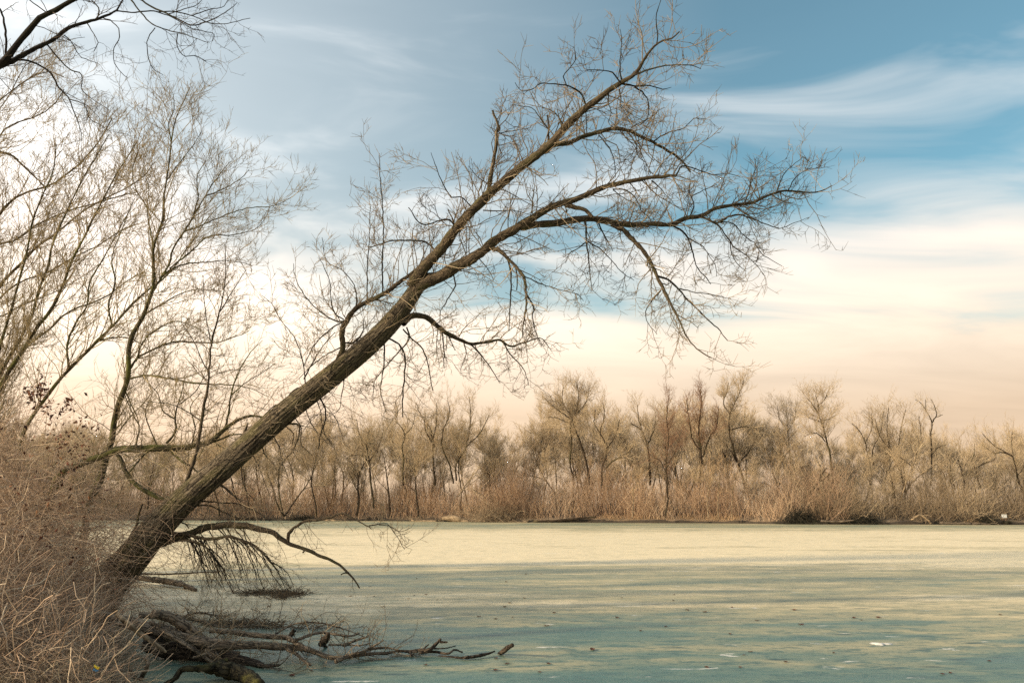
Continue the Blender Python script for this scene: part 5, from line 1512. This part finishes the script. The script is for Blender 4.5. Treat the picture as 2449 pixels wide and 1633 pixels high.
bush('vine_heap', 'olive heap of bare vines tumbling over the bank onto a pale log', 1195, 5.0, 2.4, M_GREYBRUSH, 601, 700)
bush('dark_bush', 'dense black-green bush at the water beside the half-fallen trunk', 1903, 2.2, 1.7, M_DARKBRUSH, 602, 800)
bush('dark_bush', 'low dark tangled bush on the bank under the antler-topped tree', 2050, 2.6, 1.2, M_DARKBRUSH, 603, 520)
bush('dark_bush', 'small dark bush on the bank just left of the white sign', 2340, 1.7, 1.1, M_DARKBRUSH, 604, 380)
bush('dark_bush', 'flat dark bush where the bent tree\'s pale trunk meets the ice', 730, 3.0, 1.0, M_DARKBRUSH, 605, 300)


# driftwood along the far edge
def far_log(label, px, w, mat, seed, h=0.15):
    px = catmull(np.array(px, float), 14)
    x = (px[:, 0] - 1224.5) / F_PX * 96
    y = shore_y(x) - 0.35
    r = np.random.default_rng(seed)
    P = np.stack([(px[:, 0] - 1224.5) / F_PX * y, y + 0.1 * r.normal(size=14), CAM_H + (1203 - px[:, 1]) / F_PX * y], 1)
    P[:, 2] = np.maximum(P[:, 2], 0.05)
    R = np.interp(np.linspace(0, 1, 14), np.linspace(0, 1, len(w)), w) * 0.5 / F_PX * y
    base = P[0].copy(); base[2] = 0
    root = thing('drift_log', label, 'log', tuple(base))
    link('stem', Geo().tubes(P - base, R * (1 + 0.1 * r.normal(size=14)), 8, tint=r.random(), caps=True).mesh('stem'), mat, root)
    gt = Geo()
    A, RA, _ = grow(r, (P - base)[None], R[None], 5, (0.4, 1.4), (25, 60), 5, (0.3, 1), 0.5, 0.04, 0.4, 0.2, 0.2, 0.1)
    A[..., 2] = np.maximum(A[..., 2], 0.02)
    gt.tubes(A, RA, 5, tint=r.random(len(A)))
    link('side_branches', gt.mesh('side_branches'), mat, root)


far_log('thick pale barkless log lying in the vine heap on the far shore', S('7', (1065, 1140), (1120, 1138), (1190, 1150), (1250, 1180)), (8, 15, 14, 6), M_PALEBARK, 701)
far_log('thin curved pale branch on the dark shore left of the thick pale log', S('7', (850, 1152), (910, 1165), (980, 1165), (1060, 1148)), (4, 5, 4), M_PALEBARK, 702)
far_log('grey branch lying along the ice edge below the vine heap', S('7', (1290, 1180), (1400, 1172), (1520, 1165), (1650, 1178)), (4, 5, 3), M_PALEBARK, 703)
far_log('dark log along the ice edge between vine heap and reeds', S('7', (1690, 1160), (1850, 1155), (2000, 1140), (2120, 1130)), (4, 6, 4), M_FARBARK, 704)
far_log('long black log on the ice edge below the black-green bush', S('g', (610, 1350), (800, 1352), (1100, 1335), (1460, 1325)), (3, 4, 4, 2), M_DARKLIMB, 705)
far_log('grey crooked branch on the ice edge under the low dark bush', S('g', (1330, 1300), (1480, 1310), (1640, 1310), (1840, 1290)), (4, 4, 3), M_LOG, 706)
far_log('spray of pale broken branches at the ice edge below the leaning stems', S('e', (60, 1195), (200, 1130), (280, 1180), (350, 1250)), (4, 5, 4), M_PALEBARK, 707)
far_log('long low pale drift branch lying in front of the white sign', S('e', (480, 1240), (800, 1250), (1050, 1250), (1240, 1265)), (3, 4, 3), M_LOG, 708)
far_log('dark root wad of driftwood under the white sign', S('e', (1390, 1215), (1450, 1240), (1510, 1230)), (5, 9, 6), M_DARKLIMB, 709)
far_log('pale plank-like log on the shore right of the leaning tree\'s low limb', S('7', (200, 1170), (290, 1168), (380, 1165)), (5, 6, 4), M_PALEBARK, 710)

# white notice on the bank
sx = (2378 - 1224.5) / F_PX
sy = float(shore_y(sx * 92)) + 0.5
spos = np.array([sx * sy, sy, 0.35])
sg = thing('notice_sign', 'small white notice board on two short posts at the far bank', 'sign', tuple(spos))
zt = CAM_H + (1203 - 1228.5) / F_PX * sy - 0.35
zb = CAM_H + (1203 - 1236.5) / F_PX * sy - 0.35
bw = 12.0 / F_PX * sy


def boxv(x0, x1, y0, y1, z0, z1):
    v = np.array([(x, y, z) for z in (z0, z1) for x, y in ((x0, y0), (x1, y0), (x1, y1), (x0, y1))])
    q = np.array([(3, 2, 1, 0), (4, 5, 6, 7), (0, 1, 5, 4), (1, 2, 6, 5), (2, 3, 7, 6), (3, 0, 4, 7)])
    return v, q


def box(name, dims, mat, parent):
    v, q = boxv(*dims)
    return link(name, Geo().raw(v, q).mesh(name, smooth=False, bark=False), mat, parent)


M_SIGN = plain_mat('sign_white', (0.80, 0.80, 0.76), 0.5)
M_POST = plain_mat('sign_post', (0.30, 0.17, 0.09), 0.8)
box('board', (-bw / 2, bw / 2, -0.015, 0.015, zb, zt), M_SIGN, sg)
for s in (-1, 1):
    box('post', (s * bw * 0.3 - 0.03, s * bw * 0.3 + 0.03, 0.018, 0.07, -0.3, zt - 0.05), M_POST, sg)
M_INK = plain_mat('faded_ink', (0.42, 0.42, 0.40), 0.6)
box('printed_line', (-bw * 0.30, bw * 0.30, -0.018, -0.0155, zb + 0.24, zb + 0.27), M_INK, sg)
box('printed_line', (-bw * 0.22, bw * 0.22, -0.018, -0.0155, zb + 0.14, zb + 0.165), M_INK, sg)


# houses glimpsed through the trunks
def house(label, px, py, dist, w, h, wallcol, seed):
    p = at_depth([(px, 1203)], dist)[0]
    root = thing('house', label, 'house', (p[0], p[1], 1.0))
    M_W = plain_mat('house_wall_%d' % seed, wallcol, 0.8)
    M_R = plain_mat('house_roof_%d' % seed, (0.10, 0.085, 0.075), 0.8)
    M_G = plain_mat('house_glass_%d' % seed, (0.10, 0.12, 0.14), 0.15)
    M_T = plain_mat('house_trim_%d' % seed, (0.75, 0.74, 0.70), 0.6)
    d = 7.0
    v = np.array([(-w / 2, 0, -1), (w / 2, 0, -1), (w / 2, 0, h), (0, 0, h + w * 0.36), (-w / 2, 0, h), (-w / 2, d, -1), (w / 2, d, -1), (w / 2, d, h), (0, d, h + w * 0.36), (-w / 2, d, h)])
    q = np.array([(0, 1, 2, 4), (5, 9, 7, 6), (1, 6, 7, 2), (0, 4, 9, 5)])
    tr = np.array([(4, 2, 3), (9, 8, 7)])
    link('wall', Geo().raw(v, q, tr).mesh('wall', smooth=False, bark=False), M_W, root)
    rv, rq = [], []
    for s in (-1, 1):
        a0 = np.array([(s * (w / 2 + 0.35), -0.4, h - 0.25), (0, -0.4, h + w * 0.36 + 0.05), (0, d + 0.4, h + w * 0.36 + 0.05), (s * (w / 2 + 0.35), d + 0.4, h - 0.25)])
        b = len(rv)
        rv += list(a0) + list(a0 + np.array([0, 0, 0.18]))
        rq += [(b, b + 1, b + 2, b + 3), (b + 7, b + 6, b + 5, b + 4), (b, b + 4, b + 5, b + 1), (b + 2, b + 6, b + 7, b + 3), (b + 3, b + 7, b + 4, b), (b + 1, b + 5, b + 6, b + 2)]
    link('roof', Geo().raw(np.array(rv), np.array(rq)).mesh('roof', smooth=False, bark=False), M_R, root)
    for wx in (-w * 0.28, 0.0, w * 0.28):
        for wz in (0.9, 3.4):
            if wz + 1.4 > h + 0.2:
                continue
            wn = box('window', (wx - 0.55, wx + 0.55, -0.06, -0.02, wz, wz + 1.3), M_T, root)
            box('pane', (wx - 0.45, wx - 0.03, -0.09, -0.065, wz + 0.1, wz + 1.2), M_G, wn)
            box('pane', (wx + 0.03, wx + 0.45, -0.09, -0.065, wz + 0.1, wz + 1.2), M_G, wn)


house('pale cream house glimpsed behind the S-curved trunk', 1974, 1145, 165, 6.5, 5.0, (0.72, 0.62, 0.42), 1)
house('small whitish house glimpsed through the russet shrubs', 1830, 1148, 175, 5.0, 3.6, (0.68, 0.58, 0.48), 2)
